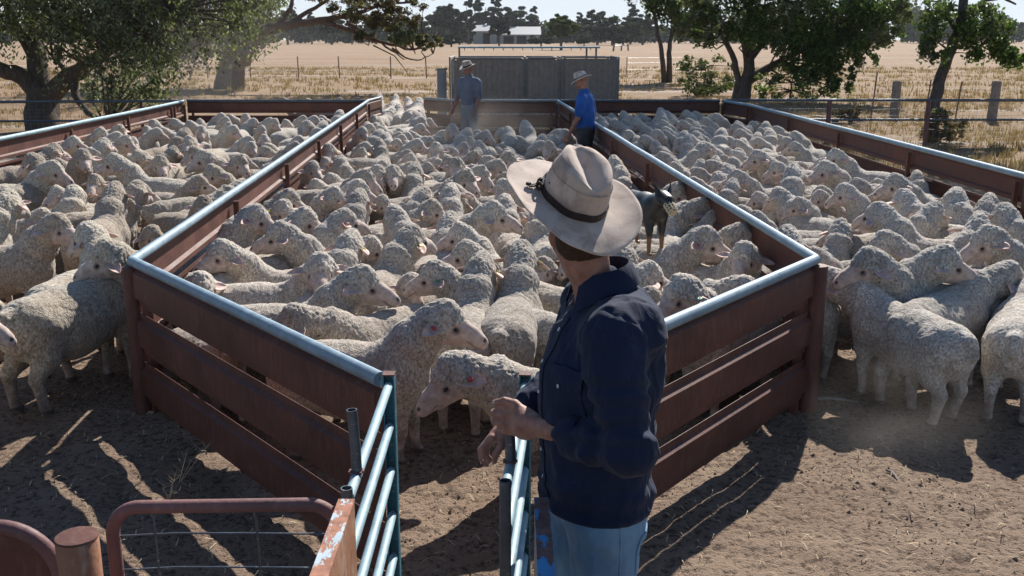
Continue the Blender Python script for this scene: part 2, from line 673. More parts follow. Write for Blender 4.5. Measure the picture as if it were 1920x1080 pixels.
def mat_skin(name, a=(0.20, 0.092, 0.065), b=(0.35, 0.185, 0.14)):
    t = NT(name, 0.55, 0.4)
    c = t.coord()
    n = t.noise(c, 28, 4)
    t.b.inputs['Subsurface Weight'].default_value = 0.08
    t.b.inputs['Subsurface Radius'].default_value = (0.01, 0.004, 0.002)
    h = t.math('ADD', t.noise(c, 300, 3), t.math('MULTIPLY', t.voro(c, 160), 0.6))
    return t.fin(t.ramp(n, [(0.3, a), (0.7, b)]), t.bump(h, 0.3, 0.0015))


def mat_hat(name, col=(0.54, 0.44, 0.375)):
    t = NT(name, 0.92, 0.15)
    c = t.coord()
    n = t.noise(c, 9, 5, 0.6)
    cc = t.ramp(n, [(0.3, tuple(x * 0.82 for x in col)), (0.65, col)])
    st = t.ramp(t.noise(t.scale(c, (1, 1, 0.5)), 13, 4, 0.6, 0.5), [(0.46, 0.0), (0.70, 0.8)])
    cc = t.mix(st, cc, (0.22, 0.155, 0.125))
    cc = t.mix(t.ramp(t.attr('sweat'), [(0.0, 0.0), (1.0, 0.75)]), cc, (0.20, 0.135, 0.105))
    cc = t.mix(t.ramp(t.noise(c, 70, 3), [(0.68, 0.0), (0.74, 0.6)]), cc, (0.14, 0.1, 0.08))
    m = t.fin(cc, t.bump(t.math('ADD', t.noise(c, 350, 3), t.math('MULTIPLY', n, 2.0)), 0.3, 0.003))
    t.b.inputs['Sheen Weight'].default_value = 0.2
    return m


M['wool'] = mat_wool()
M['ear'] = m_plain('ear_skin', (0.60, 0.42, 0.36), 0.7, 0.25, 20)
M['eye'] = m_plain('eye', (0.018, 0.011, 0.008), 0.15, 0.1, bump=0.0, spec=0.6)
M['rust'] = mat_rust('red_oxide_steel')
M['rust_dark'] = mat_rust('dark_red_pipe', (0.115, 0.055, 0.055), (0.22, 0.11, 0.10), (0.30, 0.2, 0.19), 0.35)
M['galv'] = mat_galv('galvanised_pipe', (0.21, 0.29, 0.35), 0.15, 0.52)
M['galv_pale'] = mat_galv('pale_galvanised_tube', (0.24, 0.35, 0.40), 0.15, 0.52)  # paler blue-grey steel for gate bars, one fence pipe and the rack deck
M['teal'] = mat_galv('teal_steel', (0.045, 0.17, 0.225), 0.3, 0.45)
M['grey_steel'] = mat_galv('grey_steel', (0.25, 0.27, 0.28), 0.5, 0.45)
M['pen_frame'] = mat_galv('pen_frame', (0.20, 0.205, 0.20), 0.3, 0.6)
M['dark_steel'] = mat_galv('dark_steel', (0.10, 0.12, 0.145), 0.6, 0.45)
M['pale_chip'] = mat_chipped('pale_blue_chipped_paint', (0.42, 0.50, 0.55), (0.27, 0.12, 0.075), 0.47)
M['blue_chip'] = mat_chipped('bright_blue_chipped_paint', (0.035, 0.22, 0.46), (0.12, 0.065, 0.055), 0.47)
M['rust_beam'] = mat_rust('rusted_beam', (0.20, 0.085, 0.05), (0.38, 0.19, 0.11), (0.5, 0.42, 0.34), 0.7)
M['ground'] = mat_ground()
M['bark'] = mat_bark('bark')
M['bark_red'] = mat_bark('bare_limb_bark', (0.08, 0.055, 0.045), (0.20, 0.14, 0.115))
M['bark_pale'] = mat_bark('pale_bark', (0.12, 0.10, 0.085), (0.30, 0.26, 0.22))
M['leaf_a'] = mat_leaf('leaf_olive', (0.06, 0.078, 0.038), (0.13, 0.155, 0.085), (0.30, 0.33, 0.22), .5, .38)
M['leaf_b'] = mat_leaf('leaf_grey', (0.045, 0.055, 0.032), (0.10, 0.115, 0.072), (0.28, 0.30, 0.21), .4, .4)
M['leaf_c'] = mat_leaf('leaf_green', (0.032, 0.066, 0.020), (0.078, 0.135, 0.036), (0.19, 0.27, 0.09), .45, .35)
M['leaf_d'] = mat_leaf('leaf_brown', (0.05, 0.04, 0.018), (0.11, 0.085, 0.038), (0.19, 0.15, 0.07))
M['leaf_far'] = mat_leaf('leaf_far', (0.014, 0.027, 0.013), (0.030, 0.048, 0.021), (0.06, 0.082, 0.035), 0.2, 0.8)
M['leaf_far2'] = mat_leaf('leaf_far_light', (0.05, 0.075, 0.022), (0.09, 0.12, 0.04), (0.15, 0.18, 0.07), 0.3, 0.8)
M['skin'] = mat_skin('skin')
M['denim'] = mat_cloth('denim', (0.085, 0.19, 0.33), (0.40, 0.42, 0.42), 0.3, 700, True, (0.20, 0.35, 0.48))
M['navy'] = mat_cloth('navy_cotton', (0.009, 0.017, 0.045), (0.075, 0.07, 0.08), 0.14)
M['blue'] = mat_cloth('bright_blue_cotton', (0.015, 0.085, 0.33), (0.2, 0.25, 0.35), 0.2)
M['fadedblue'] = mat_cloth('faded_blue_cotton', (0.115, 0.135, 0.185), (0.28, 0.26, 0.25), 0.5)
M['trouser'] = mat_cloth('dark_trouser', (0.045, 0.045, 0.055))
M['jeanlight'] = mat_cloth('dusty_jeans', (0.19, 0.23, 0.26), (0.36, 0.33, 0.28), 0.5)
M['hat'] = mat_hat('felt_hat')
M['hat_white'] = mat_hat('pale_felt_hat', (0.60, 0.57, 0.54))
M['hat_tan'] = mat_hat('tan_felt_hat', (0.45, 0.40, 0.36))
M['leather'] = m_plain('dark_leather', (0.035, 0.022, 0.02), 0.5, 0.4, 60, 0.8)
M['band_blue'] = m_plain('dark_blue_band', (0.02, 0.028, 0.06), 0.6)
M['hair'] = m_plain('brown_hair', (0.05, 0.03, 0.02), 0.7, 0.4, 60, 0.8)
M['button'] = m_plain('button', (0.5, 0.52, 0.56), 0.4, 0.1)
M['boot'] = m_plain('boot_leather', (0.09, 0.05, 0.03), 0.6)
M['yellow'] = m_plain('yellow_tag', (0.62, 0.52, 0.03), 0.5, 0.15)
M['redtag'] = m_plain('red_tag', (0.42, 0.07, 0.07), 0.5, 0.15)
M['greentag'] = m_plain('green_tag', (0.03, 0.27, 0.14), 0.5, 0.15)
M['timber'] = m_plain('weathered_timber', (0.24, 0.21, 0.185), 0.95, 0.35, 9, 0.8)
M['straw'] = m_plain('straw', (0.50, 0.40, 0.26), 0.9, 0.4, 3, 0)
M['clod'] = m_plain('clod', (0.20, 0.14, 0.10), 0.95, 0.45, 4, 0.5)
M['dung'] = m_plain('dung', (0.055, 0.038, 0.028), 0.9, 0.4, 8, 0.5)
M['roof'] = m_plain('white_roof', (0.33, 0.34, 0.35), 0.5, 0.1)
M['wallwhite'] = m_plain('white_wall', (0.30, 0.33, 0.33), 0.8, 0.1)
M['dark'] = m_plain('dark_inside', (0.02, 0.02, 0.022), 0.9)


# ------------------------------------------------------------------ sheep
EYE_ME = None


def sheep_variant(psi, pose, seed, smooth_coat=False, rs_=1.0):
    """psi: turn of head against body in degrees; pose: up / level / down. Local +X is forward."""
    rs = np.random.RandomState(seed)
    a = math.radians(psi)
    px_, pz = {'up': (0.22, 0.845), 'level': (0.33, 0.745), 'down': (0.38, 0.60)}[pose]
    pitch = {'up': -22, 'level': -32, 'down': -48}[pose] + rs.uniform(-5, 5)
    an = a * 0.62
    Pk = np.array([0.26 + px_ * math.cos(an), px_ * math.sin(an), pz])
    hp = math.radians(pitch)
    h = np.array([math.cos(a) * math.cos(hp), math.sin(a) * math.cos(hp), math.sin(hp)])
    side = np.array([-math.sin(a), math.cos(a), 0])
    up = np.cross(h, side)
    HS = 1.15
    q = lambda f, u=0, s=0: Pk + (h * f + up * u + side * s) * HS
    c0 = cone
    ch = lambda a, b, ra, rb, k=.03, flat=None, sub=False: c0(a, b, ra * HS, rb * HS, k, flat, sub)
    pr = []
    c = cone
    # barrel
    pr += [c((-.36, 0, .495), (-.10, 0, .475), .180, .207, .08), c((-.10, 0, .475), (.24, 0, .495), .207, .180, .08)]
    pr += [c((-.32, 0, .53), (.20, 0, .54), .13, .13, .08)]
    for s in (-1, 1):
        o = rs.uniform(-.05, .05)
        pr += [c((-.33, s * .085, .50), (-.35, s * .115, .34), .135, .082, .06),
               c((-.35, s * .115, .34), (-.43 + o * .6, s * .115, .235), .075, .043, .03),
               c((-.43 + o * .6, s * .115, .235), (-.40 + o, s * .115, .05), .040, .028, .02),
               c((-.395 + o, s * .115, .045), (-.365 + o, s * .115, .022), .031, .024, .015)]
        o = rs.uniform(-.05, .05)
        pr += [c((.24, s * .085, .50), (.26, s * .105, .36), .125, .068, .06),
               c((.26, s * .105, .36), (.275 + o * .5, s * .105, .21), .060, .038, .03),
               c((.275 + o * .5, s * .105, .21), (.27 + o, s * .105, .05), .034, .025, .02),
               c((.275 + o, s * .105, .045), (.30 + o, s * .105, .022), .029, .023, .015)]
    pr += [c((-.52, 0, .60), (-.56, 0, .52), .045, .03, .05)]
    # neck, thick with folds
    mid = np.array([.24 + px_ * .45 * math.cos(an * .6), px_ * .45 * math.sin(an * .6), .56 + (pz - .56) * .55])
    pr += [c((.20, 0, .54), mid, .165, .138, .07), c(mid, q(-.02, -.02), .136, .106, .05)]
    # head
    pr += [ch(q(-.01, .0), q(.07, -.005), .088, .076, .03),
           ch(q(.05, -.01), q(.205, -.012), .070, .040, .03, (side, .92)),
           ch(q(.19, -.010), q(.232, -.018), .041, .034, .02),
           ch(q(.06, .025), q(.17, .012), .040, .030, .03),
           ch(q(.02, -.045), q(.15, -.045), .055, .030, .03)]
    for s in (-1, 1):
        pr += [ch(q(.00, -.03, s * .055), q(.03, -.04, s * .045), .055, .045, .04),
               ch(q(.085, .025, s * .045), q(.115, .012, s * .047), .017, .012, .015),
               ch(q(.095, .010, s * .068), q(.10, .008, s * .075), .012, .010, .012, None, True),
               ch(q(.243, .004, s * .016), q(.25, .0, s * .020), .007, .006, .006, None, True)]
    # top knot
    pr += [ch(q(.015, .052), q(.055, .048), .070, .055, .03)]
    lo = np.min([np.minimum(p['a'], p['b']) - p['ra'] for p in pr], 0) - .03
    hi = np.max([np.maximum(p['a'], p['b']) + p['ra'] for p in pr], 0) + .03
    xf = min(.18, Pk[0] - .14)
    xs = axis_of([(lo[0], xf, .0115 * rs_), (xf, hi[0], .0072 * rs_)])
    ylo, yhi = lo[1], hi[1]
    ys = axis_of([(ylo, yhi, .0082 * rs_)])
    zf = min(.58, Pk[2] - .2)
    zs = axis_of([(-.005, zf, .0115 * rs_), (zf, hi[2], .0072 * rs_)])
    v, f = surface_nets(pr, xs, ys, zs)
    v = relax(v, f, 1, .5)
    n = vnormals(v, f)
    rel = (v - Pk) / HS
    hf, hu, hs = rel @ h, rel @ up, rel @ side
    nz = fbm(v * 22, 2, seed) - .5
    facef = sstep(.052, .070, hf + nz * .03 - np.maximum(0, hu - .012) * 1.5) * (np.abs(hs) < .11)
    dist = np.linalg.norm(rel, axis=1)
    facef *= sstep(.33, .30, dist) * sstep(-.14, -.11, hu)
    legf = sstep(.185, .13, v[:, 2] + nz * .08)
    legf *= (v[:, 2] < .27)
    skin = np.clip(np.maximum(facef, legf), 0, 1)
    dark = np.zeros(len(v))
    for s in (-1, 1):
        dark = np.maximum(dark, sstep(.014, .006, np.linalg.norm(rel - (h * .243 + up * .004 + side * s * .018), axis=1)))
        dark = np.maximum(dark, .6 * sstep(.030, .012, np.linalg.norm(rel - (h * .10 + up * .008 + side * s * .066), axis=1)))
    mouth = sstep(.0045, .002, np.abs(hu + .036 + (hf - .2) * .25)) * (hf > .17) * (hf < .27) * .7
    dark = np.maximum(dark, mouth)
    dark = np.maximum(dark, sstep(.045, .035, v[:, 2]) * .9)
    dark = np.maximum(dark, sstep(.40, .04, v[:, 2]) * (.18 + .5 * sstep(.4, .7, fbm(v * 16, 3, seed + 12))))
    dark = np.maximum(dark, sstep(.012, .004, np.abs(hs)) * (hf > .243) * (hu < .0) * .5)
    wool = 1 - skin
    # how much this vertex belongs to neck / head (curls) versus barrel (fine ripples)
    hd = sstep(.22, .36, v[:, 0]) * sstep(.5, .66, v[:, 2])
    w1 = worley(v * 36 + 3, seed)
    w2 = worley(v * 62 + 9, seed + 5)
    curl = (.55 - w1) * .008 + (.5 - w2) * .006 + (vnoise(v * np.array([70, 70, 34]), seed + 6) - .5) * .007
    rp = np.stack([v[:, 0] * 38 + 3 * fbm(v * 6, 2, seed + 2), v[:, 1] * 13, v[:, 2] * 13], 1)
    rip = 1 - np.abs(vnoise(rp, seed + 3) * 2 - 1)
    lump = fbm(v * 7, 3, seed + 4) - .5
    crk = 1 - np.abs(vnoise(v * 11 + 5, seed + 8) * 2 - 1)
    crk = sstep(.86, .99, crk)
    amp = .55 if smooth_coat else 1.0
    d = wool * (hd * curl + (1 - hd) * ((rip - .5) * .0075 * amp + (.5 - w1) * .0025 * amp - crk * .003 * amp) + lump * .016)
    # neck folds
    fold = np.sin(dist * 66 + 2 * fbm(v * 9, 2, seed + 11)) * sstep(.09, .14, dist) * sstep(.34, .24, dist) * hd
    d += wool * fold * .0075
    v = v + n * d[:, None]
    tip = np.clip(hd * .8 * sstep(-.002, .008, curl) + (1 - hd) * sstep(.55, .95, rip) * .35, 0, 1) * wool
    dirt = sstep(.30, .75, fbm(v * 3 + 2, 2, seed + 9)) * sstep(.3, .6, v[:, 2])
    nm = 'sheep_%s' % pose
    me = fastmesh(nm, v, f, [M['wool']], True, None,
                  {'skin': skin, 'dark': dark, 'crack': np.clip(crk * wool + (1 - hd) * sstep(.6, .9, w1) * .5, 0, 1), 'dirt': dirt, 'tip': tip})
    top = float(v[:, 2][dist < .2].max())
    Mh = Matrix([[h[0], side[0], up[0], Pk[0]], [h[1], side[1], up[1], Pk[1]], [h[2], side[2], up[2], Pk[2]], [0, 0, 0, 1]]) @ Matrix.Scale(HS, 4)
    return dict(me=me, psi=psi, pose=pose, P=Pk, top=top, Mh=Mh)


def ear_mesh():
    vs, fs = [], []
    n, m = 9, 7
    for i in range(n):
        t = i / (n - 1)
        wd = .036 * math.sin(math.pi * min(1, t * .93 + .10)) ** .7 + .002
        for j in range(m):
            s = -1 + 2 * j / (m - 1)
            y = t * .130
            x = s * wd
            z = -.016 * (1 - s * s) * math.sin(math.pi * (t * .9 + .05)) - .02 * t * t
            vs.append((x, y, z))
    k = len(vs)
    vs += [(x, y, z - .004 - .003 * (1 - abs(x) / .03)) for x, y, z in vs]
    for i in range(n - 1):
        for j in range(m - 1):
            a, b, c, d = i * m + j, i * m + j + 1, (i + 1) * m + j + 1, (i + 1) * m + j
            fs.append((a, b, c, d)); fs.append((k + d, k + c, k + b, k + a))
    for i in range(n - 1):
        a, d = i * m, (i + 1) * m
        fs.append((a, d, k + d, k + a))
        a, d = i * m + m - 1, (i + 1) * m + m - 1
        fs.append((d, a, k + a, k + d))
    for j in range(m - 1):
        a = (n - 1) * m + j
        fs.append((a, a + 1, k + a + 1, k + a))
    me = bpy.data.meshes.new('ear')
    me.from_pydata(vs, [], fs)
    me.materials.append(M['ear'])
    me.polygons.foreach_set('use_smooth', [True] * len(me.polygons))
    me.update()
    return me


EAR = ear_mesh()
_e = MB().lathe([(0.0001, -.0135), (.008, -.011), (.0125, -.005), (.0135, 0), (.0125, .005), (.008, .011), (.0001, .0135)], n=12)
EYE = _e.mesh('eye', M['eye'], True)
TAGS = {}
for _n in ('yellow', 'redtag', 'greentag'):
    _b = MB()
    _b.lathe([(.0001, .003), (.0135, .003), (.0145, 0), (.0135, -.003), (.0001, -.003)], n=14)
    _b.lathe([(.0001, .007), (.004, .006), (.005, .003)], n=8)
    TAGS[_n] = _b.mesh('ear_tag', M[_n], True)

VARS = {}
_sd = 1
for _p, _a in (('up', -82), ('up', -42), ('up', 0), ('up', 42), ('up', 82), ('level', -38), ('level', 6), ('level', 44), ('down', 0), ('up', 15), ('up', -15), ('up', -62), ('up', -28), ('up', 28), ('up', 62)):
    VARS.setdefault(_p, []).append(sheep_variant(_a, _p, _sd))
    _sd += 1
FARV = [sheep_variant(_a, 'up', 40 + _i, False, 3.4) for _i, _a in enumerate((-70, -20, 20, 70))]

SHEEP = []      # (x, y, yaw, scale) of every sheep built, for spacing


def place_sheep(x, y, yaw, var, scale, tint, tagcol=None, label='', group=None, eyes=True):
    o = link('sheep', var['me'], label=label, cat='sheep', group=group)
    o.location = (x, y, -.006)
    o.rotation_euler = (0, 0, math.radians(yaw))
    o.scale = (scale, scale * .90, scale)
    o.color = (*tint, 1)
    Mh = var['Mh']
    for s in (-1, 1):
        e = link('ear', EAR, o)
        droop = random.uniform(-25, 20)
        R = Euler((math.radians(-8 + droop * .6), math.radians(random.uniform(-10, 15)), math.radians(random.uniform(8, 34))), 'XYZ').to_matrix().to_4x4()
        F = Matrix.Scale(-1, 4, (0, 1, 0)) if s < 0 else Matrix.Identity(4)
        e.matrix_local = Mh @ F @ Matrix.Translation((.022, .078, .008)) @ R
        if tagcol and s == tagcol[1]:
            g = link('ear_tag', TAGS[tagcol[0]], o)
            g.matrix_local = Mh @ F @ Matrix.Translation((.022, .078, .008)) @ R @ Matrix.Translation((0, .055, .001))
            g2 = link('ear_tag', TAGS[tagcol[0]], o)
            g2.matrix_local = Mh @ F @ Matrix.Translation((.022, .078, .008)) @ R @ Matrix.Translation((0, .055, -.026)) @ Matrix.Rotation(math.pi, 4, 'X')
        if eyes:
            ey = link('eye', EYE, o)
            ey.matrix_local = Mh @ F @ Matrix.Translation((.099, .0585, .010)) @ Matrix.Rotation(math.radians(8), 4, 'Z') @ Matrix.Scale(.75, 4, (0, 0, 1)) @ Matrix.Scale(.8, 4, (0, 1, 0))
    return o

# ------------------------------------------------------------------ ground
def ground_height(x, y):
    p = np.stack([x, y, np.zeros_like(x)], 1)
    near = sstep(16, 9, np.hypot(x, y - 4))
    h = (fbm(p * 0.9, 3, 50) - .5) * .05 * near
    h += (fbm(p * 4.2, 3, 51) - .5) * .045 * near
    w1 = worley(p * np.array([3.4, 3.4, 1]) + 4, 52)
    w2 = worley(p * np.array([7.5, 7.5, 1]) + 7, 53)
    msk = sstep(.45, .62, fbm(p * 1.3, 2, 54))
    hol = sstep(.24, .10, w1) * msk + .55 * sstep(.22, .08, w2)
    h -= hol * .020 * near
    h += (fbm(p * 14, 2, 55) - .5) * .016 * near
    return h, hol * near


def grow(a0, step, lim, k):
    out, s = [], step
    x = a0
    sg = 1 if lim > a0 else -1
    while (lim - x) * sg > 0:
        s *= k
        x += sg * s
        out.append(x)
    return out


def build_ground():
    fx = np.arange(-3.2, 4.4, .023)
    fy = np.arange(2.2, 8.3, .023)
    xs = np.array(sorted(grow(-3.2, .023, -900, 1.085)) + list(fx) + grow(fx[-1], .023, 900, 1.085))
    ys = np.array(sorted(grow(2.2, .04, -30, 1.15)) + list(fy) + grow(fy[-1], .023, 1800, 1.075))
    X, Y = np.meshgrid(xs, ys, indexing='ij')
    x, y = X.ravel(), Y.ravel()
    h, hol = ground_height(x, y)
    v = np.stack([x, y, h], 1)
    n, m = len(xs), len(ys)
    i = np.arange(n - 1)[:, None] * m + np.arange(m - 1)[None]
    i = i.ravel()
    f = np.stack([i, i + m, i + m + 1, i + 1], 1)
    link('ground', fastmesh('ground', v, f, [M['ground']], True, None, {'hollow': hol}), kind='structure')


build_ground()


def scatter(name, pts, size, mat, kind='clod', label=None):
    """pts (n,3); clods are small bent octahedra, straws thin bent strips"""
    n = len(pts)
    if kind == 'clod':
        base = np.array([(1, 0, 0), (0, 1, 0), (-1, 0, 0), (0, -1, 0), (0, 0, .8), (0, 0, -.6)])
        fb = np.array([(0, 1, 4), (1, 2, 4), (2, 3, 4), (3, 0, 4), (1, 0, 5), (2, 1, 5), (3, 2, 5), (0, 3, 5)])
        b = base[None] * (1 + RNG.uniform(-.45, .45, (n, 6, 3)))
        a = RNG.uniform(0, 6.28, n)
        ca, sa = np.cos(a)[:, None], np.sin(a)[:, None]
        b = np.stack([b[..., 0] * ca - b[..., 1] * sa, b[..., 0] * sa + b[..., 1] * ca, b[..., 2]], -1)
        v = pts[:, None] + b * size[:, None, None]
        f = fb[None] + (np.arange(n) * 6)[:, None, None]
    else:
        a = RNG.uniform(0, 6.28, n)
        el = RNG.uniform(-.05, .35, n)
        d = np.stack([np.cos(a) * np.cos(el), np.sin(a) * np.cos(el), np.sin(el)], 1)
        s = np.stack([-np.sin(a), np.cos(a), np.zeros(n)], 1)
        L = size[:, None]
        wd = .0022
        up = np.array([0, 0, .0022])
        v = np.stack([pts - s * wd, pts + s * wd, pts + d * L * .5 + s * wd + up * 4, pts + d * L * .5 - s * wd + up * 4, pts + d * L + s * L * .1], 1)
        fb4 = np.array([(0, 1, 2, 3)])
        f4 = (fb4[None] + (np.arange(n) * 5)[:, None, None]).reshape(-1, 4)
        f3 = (np.array([(3, 2, 4)])[None] + (np.arange(n) * 5)[:, None, None]).reshape(-1, 3)
        return link(name, fastmesh(name, v.reshape(-1, 3), [f4, f3], [mat], False), kind='stuff', label=label)
    return link(name, fastmesh(name, v.reshape(-1, 3), f.reshape(-1, 3), [mat], False), kind='stuff', label=label)


def gpts(n, x0, x1, y0, y1, lift=0.0):
    x, y = RNG.uniform(x0, x1, n), RNG.uniform(y0, y1, n)
    h, _ = ground_height(x, y)
    return np.stack([x, y, h + lift], 1)


_p = gpts(11000, -3.3, 4.6, 2.2, 8.6)
_c = fbm(_p * np.array([1.6, 1.6, 0]), 2, 77)
_p = _p[_c > .47]
scatter('clods', _p, np.minimum(.016, np.abs(RNG.lognormal(-5.1, .45, len(_p)))), M['clod'], label='loose clods of dry earth on the yard floor')
_p = gpts(5200, -3.3, 4.6, 2.2, 8.6, .001)
_p = _p[fbm(_p * np.array([2.2, 2.2, 0]), 2, 78) > .5]
scatter('dung', _p, np.abs(RNG.lognormal(-5.25, .22, len(_p))), M['dung'], label='dark sheep droppings trodden into the yard floor')
_p = gpts(5200, -3.3, 4.6, 2.2, 9, .004)
scatter('straw_litter', _p, RNG.uniform(.015, .07, len(_p)), M['straw'], 'straw', label='broken bits of straw lying on the yard floor')


def blades(name, pts, hgt, nb, spread, mat, wd=.006, label=None, lean=.35):
    n = len(pts)
    P0 = np.repeat(pts, nb, 0)
    H = np.repeat(hgt, nb) * RNG.uniform(.5, 1.1, n * nb)
    a = RNG.uniform(0, 6.28, n * nb)
    r = RNG.uniform(0, 1, n * nb) * spread
    base = P0 + np.stack([np.cos(a) * r, np.sin(a) * r, np.zeros(n * nb)], 1)
    ln = RNG.uniform(.05, lean, n * nb) * H
    tip = base + np.stack([np.cos(a) * ln * 1.2, np.sin(a) * ln * 1.2, H], 1)
    b = RNG.uniform(0, 6.28, n * nb)
    s = np.stack([np.cos(b), np.sin(b), np.zeros(n * nb)], 1) * wd
    v = np.stack([base - s, base + s, tip], 1).reshape(-1, 3)
    v[:, 2] = np.maximum(v[:, 2], -.02)
    f = np.arange(len(v)).reshape(-1, 3)
    return link(name, fastmesh(name, v, f, [mat], False), kind='stuff', label=label)


M['drygrass'] = mat_leaf('dry_grass', (0.21, 0.135, 0.07), (0.35, 0.245, 0.145), (0.46, 0.35, 0.22), 0.25, 0.9)
M['drybush'] = mat_leaf('dry_bush', (0.10, 0.08, 0.045), (0.18, 0.14, 0.08), (0.30, 0.22, 0.13), 0.25, 0.9)


def paddock_grass():
    ps = []
    for (n, x0, x1, y0, y1) in ((5200, -20, -7.4, 9, 24), (5200, 5.5, 20, 7, 24), (9000, -24, 24, 23.4, 40), (9000, -45, 45, 40, 80)):
        ps.append(np.stack([RNG.uniform(x0, x1, n), RNG.uniform(y0, y1, n), np.full(n, -.01)], 1))
    p = np.concatenate(ps)
    c = fbm(p * np.array([.35, .6, 0]), 3, 80)
    keep = c > .44
    p, c = p[keep], c[keep]
    hg = RNG.uniform(.08, .24, len(p)) * (.5 + c)
    far = p[:, 1] > 40
    blades('dry_grass', p[~far], hg[~far], 8, .10, M['drygrass'], .010, 'dry straw coloured grass growing outside the yards')
    blades('dry_grass', p[far], hg[far] * 1.2, 6, .25, M['drygrass'], .028, 'dry straw coloured grass growing across the paddock')


paddock_grass()


# ------------------------------------------------------------------ yard fences
RAILS = ((.695, .257), (.392, .257), (.088, .257))


def rail_profile(z0, h):
    t = .003
    fr = [(0, 0), (0, .034), (.026, .052), (.026, h - .052), (0, h - .034), (0, h)]
    bk = [(o - t, z) for o, z in reversed(fr)]
    return [(o, z + z0) for o, z in fr + bk]


def yard_fence(name, pts, side_sign, label, posts=(), round_posts=(), pipe=True, pipe_mat='galv', rails=RAILS, top=.957, ends=(0, 0)):
    pts = [Vector((p[0], p[1], 0)) for p in pts]
    root = empty(name, pts[0], label=label, cat='fence')
    o = pts[0]
    for a, b in zip(pts[:-1], pts[1:]):
        d = (b - a).normalized()
        side = Vector((-d.y, d.x, 0)) * side_sign
        L = (b - a).length
        nseg = max(1, int(round(L / 5.2)))
        for (z0, h) in rails:
            for k in range(nseg):
                p0 = a + d * (L * k / nseg + .004) - o
                p1 = a + d * (L * (k + 1) / nseg - .004) - o
                MB().sweep(rail_profile(z0 + RNG.uniform(-.004, .004), h), p0, p1, side).build('rail', M['rust'], root)
        npost = max(2, int(round(L / 2.6)) + 1)
        for k in range(npost):
            t = k / (npost - 1)
            q = a + d * (.10 + (L - .20) * t) - side * .032 - o
            mb = MB().box(q + Vector((0, 0, .44)), (.046, .046, .90), Matrix.Rotation(math.atan2(d.y, d.x), 3, 'Z'))
            mb.build('post', M['rust'], root)
    if pipe:
        pp = [p - o + Vector((0, 0, top)) for p in pts]
        # the pipe sags and wanders a few millimetres like a real one
        q = []
        for a, b in zip(pp[:-1], pp[1:]):
            n = max(1, int((b - a).length / 1.3))
            for k in range(n):
                t = k / n
                q.append(a.lerp(b, t) + Vector((0, 0, RNG.uniform(-.004, .003) if k else 0)))
        q.append(pp[-1])
        MB().tube(q, .0305, 18).build('top_pipe', M[pipe_mat], root, True)
    for (x, y, h, r) in round_posts:
        mb = MB()
        mb.lathe([(.0001, h), (r * .96, h), (r, h - .004), (r, -.05)], (x - o.x, y - o.y, 0), 24)
        mb.build('corner_post', M['rust'], root, True)
    return root


A = (-2.275, 5.82); B = (1.835, 5.87); G1 = (-.515, 3.69); G2 = (.115, 3.70)
C1 = (-3.08, 21.6); D1 = (.98, 21.6)
yard_fence('yard_fence', [A, G1], -1, 'red rail fence with blue grey pipe top between the corner post and the open gate', round_posts=[(A[0] - .005, A[1] - .01, .925, .055)])
yard_fence('yard_fence', [B, G2], 1, 'red rail fence with grey pipe top running behind the man in navy', round_posts=[(B[0] + .01, B[1] - .02, .925, .058)])
yard_fence('yard_fence', [A, C1], 1, 'long red fence dividing the left pen from the middle pen')
yard_fence('yard_fence', [B, D1], -1, 'long red fence dividing the middle pen from the right pen')
yard_fence('yard_fence', [(-6.72, 4.0), (-6.78, 12.9), (-6.95, 20.6), (-7.0, 21.55)], 1, 'red outer fence along the left side of the left pen', pipe_mat='galv_pale')
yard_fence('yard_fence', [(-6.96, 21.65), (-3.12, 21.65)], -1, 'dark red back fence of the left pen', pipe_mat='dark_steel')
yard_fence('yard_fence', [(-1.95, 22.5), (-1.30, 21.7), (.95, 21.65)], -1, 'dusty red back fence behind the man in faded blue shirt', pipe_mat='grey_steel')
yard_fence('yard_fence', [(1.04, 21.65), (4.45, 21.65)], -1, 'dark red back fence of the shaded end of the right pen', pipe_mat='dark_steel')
yard_fence('yard_fence', [(4.5, 21.6), (4.76, 20.1), (4.97, 9.6), (5.05, 4.5)], 1, 'long red outer fence along the right side of the right pen', pipe_mat='galv')
# short gate leaf folded at the far end of the dividing fence
_g = empty('steel_gate', (-3.10, 21.55, 0), label='short red gate leaf swung open beside the gap where sheep leave', cat='gate')
for z0, h in RAILS:
    MB().sweep(rail_profile(z0, h), (0, 0, 0), (.12, 1.3, 0), (1, 0, 0)).build('rail', M['rust'], _g)
MB().tube([(0, 0, .957), (.12, 1.3, .957), (.125, 1.36, .9), (.125, 1.36, .1)], .028, 12).build('frame', M['grey_steel'], _g, True)


def pipe_fence(name, pts, label, posts, rails, mesh=True, postmat='rust', pipemat='dark_steel', mz=(.05, .93)):
    o = Vector((pts[0][0], pts[0][1], 0))
    root = empty(name, o, label=label, cat='fence')
    for z, r in rails:
        MB().tube([Vector((p[0], p[1], z)) - o for p in pts], r, 10).build('rail', M[pipemat], root, True)
    for (x, y, h, r) in posts:
        MB().tube([(x - o.x, y - o.y, -.1), (x - o.x, y - o.y, h)], r, 10).build('post', M[postmat], root, True)
    if mesh:
        mb = MB()
        for a, b in zip(pts[:-1], pts[1:]):
            a = Vector((a[0], a[1], 0)); b = Vector((b[0], b[1], 0))
            L = (b - a).length
            n = int(L / .15)
            for k in range(n + 1):
                q = a.lerp(b, k / n) - o
                mb.tube([q + Vector((0, .03, mz[0])), q + Vector((0, .03, mz[1]))], .0022, 3, False)
            for k in range(7):
                z = mz[0] + (mz[1] - mz[0]) * k / 6
                mb.tube([a - o + Vector((0, .03, z)), b - o + Vector((0, .03, z))], .0025, 3, False)
        mb.build('wire_mesh', M['grey_steel'], root, kind='stuff')
    return root


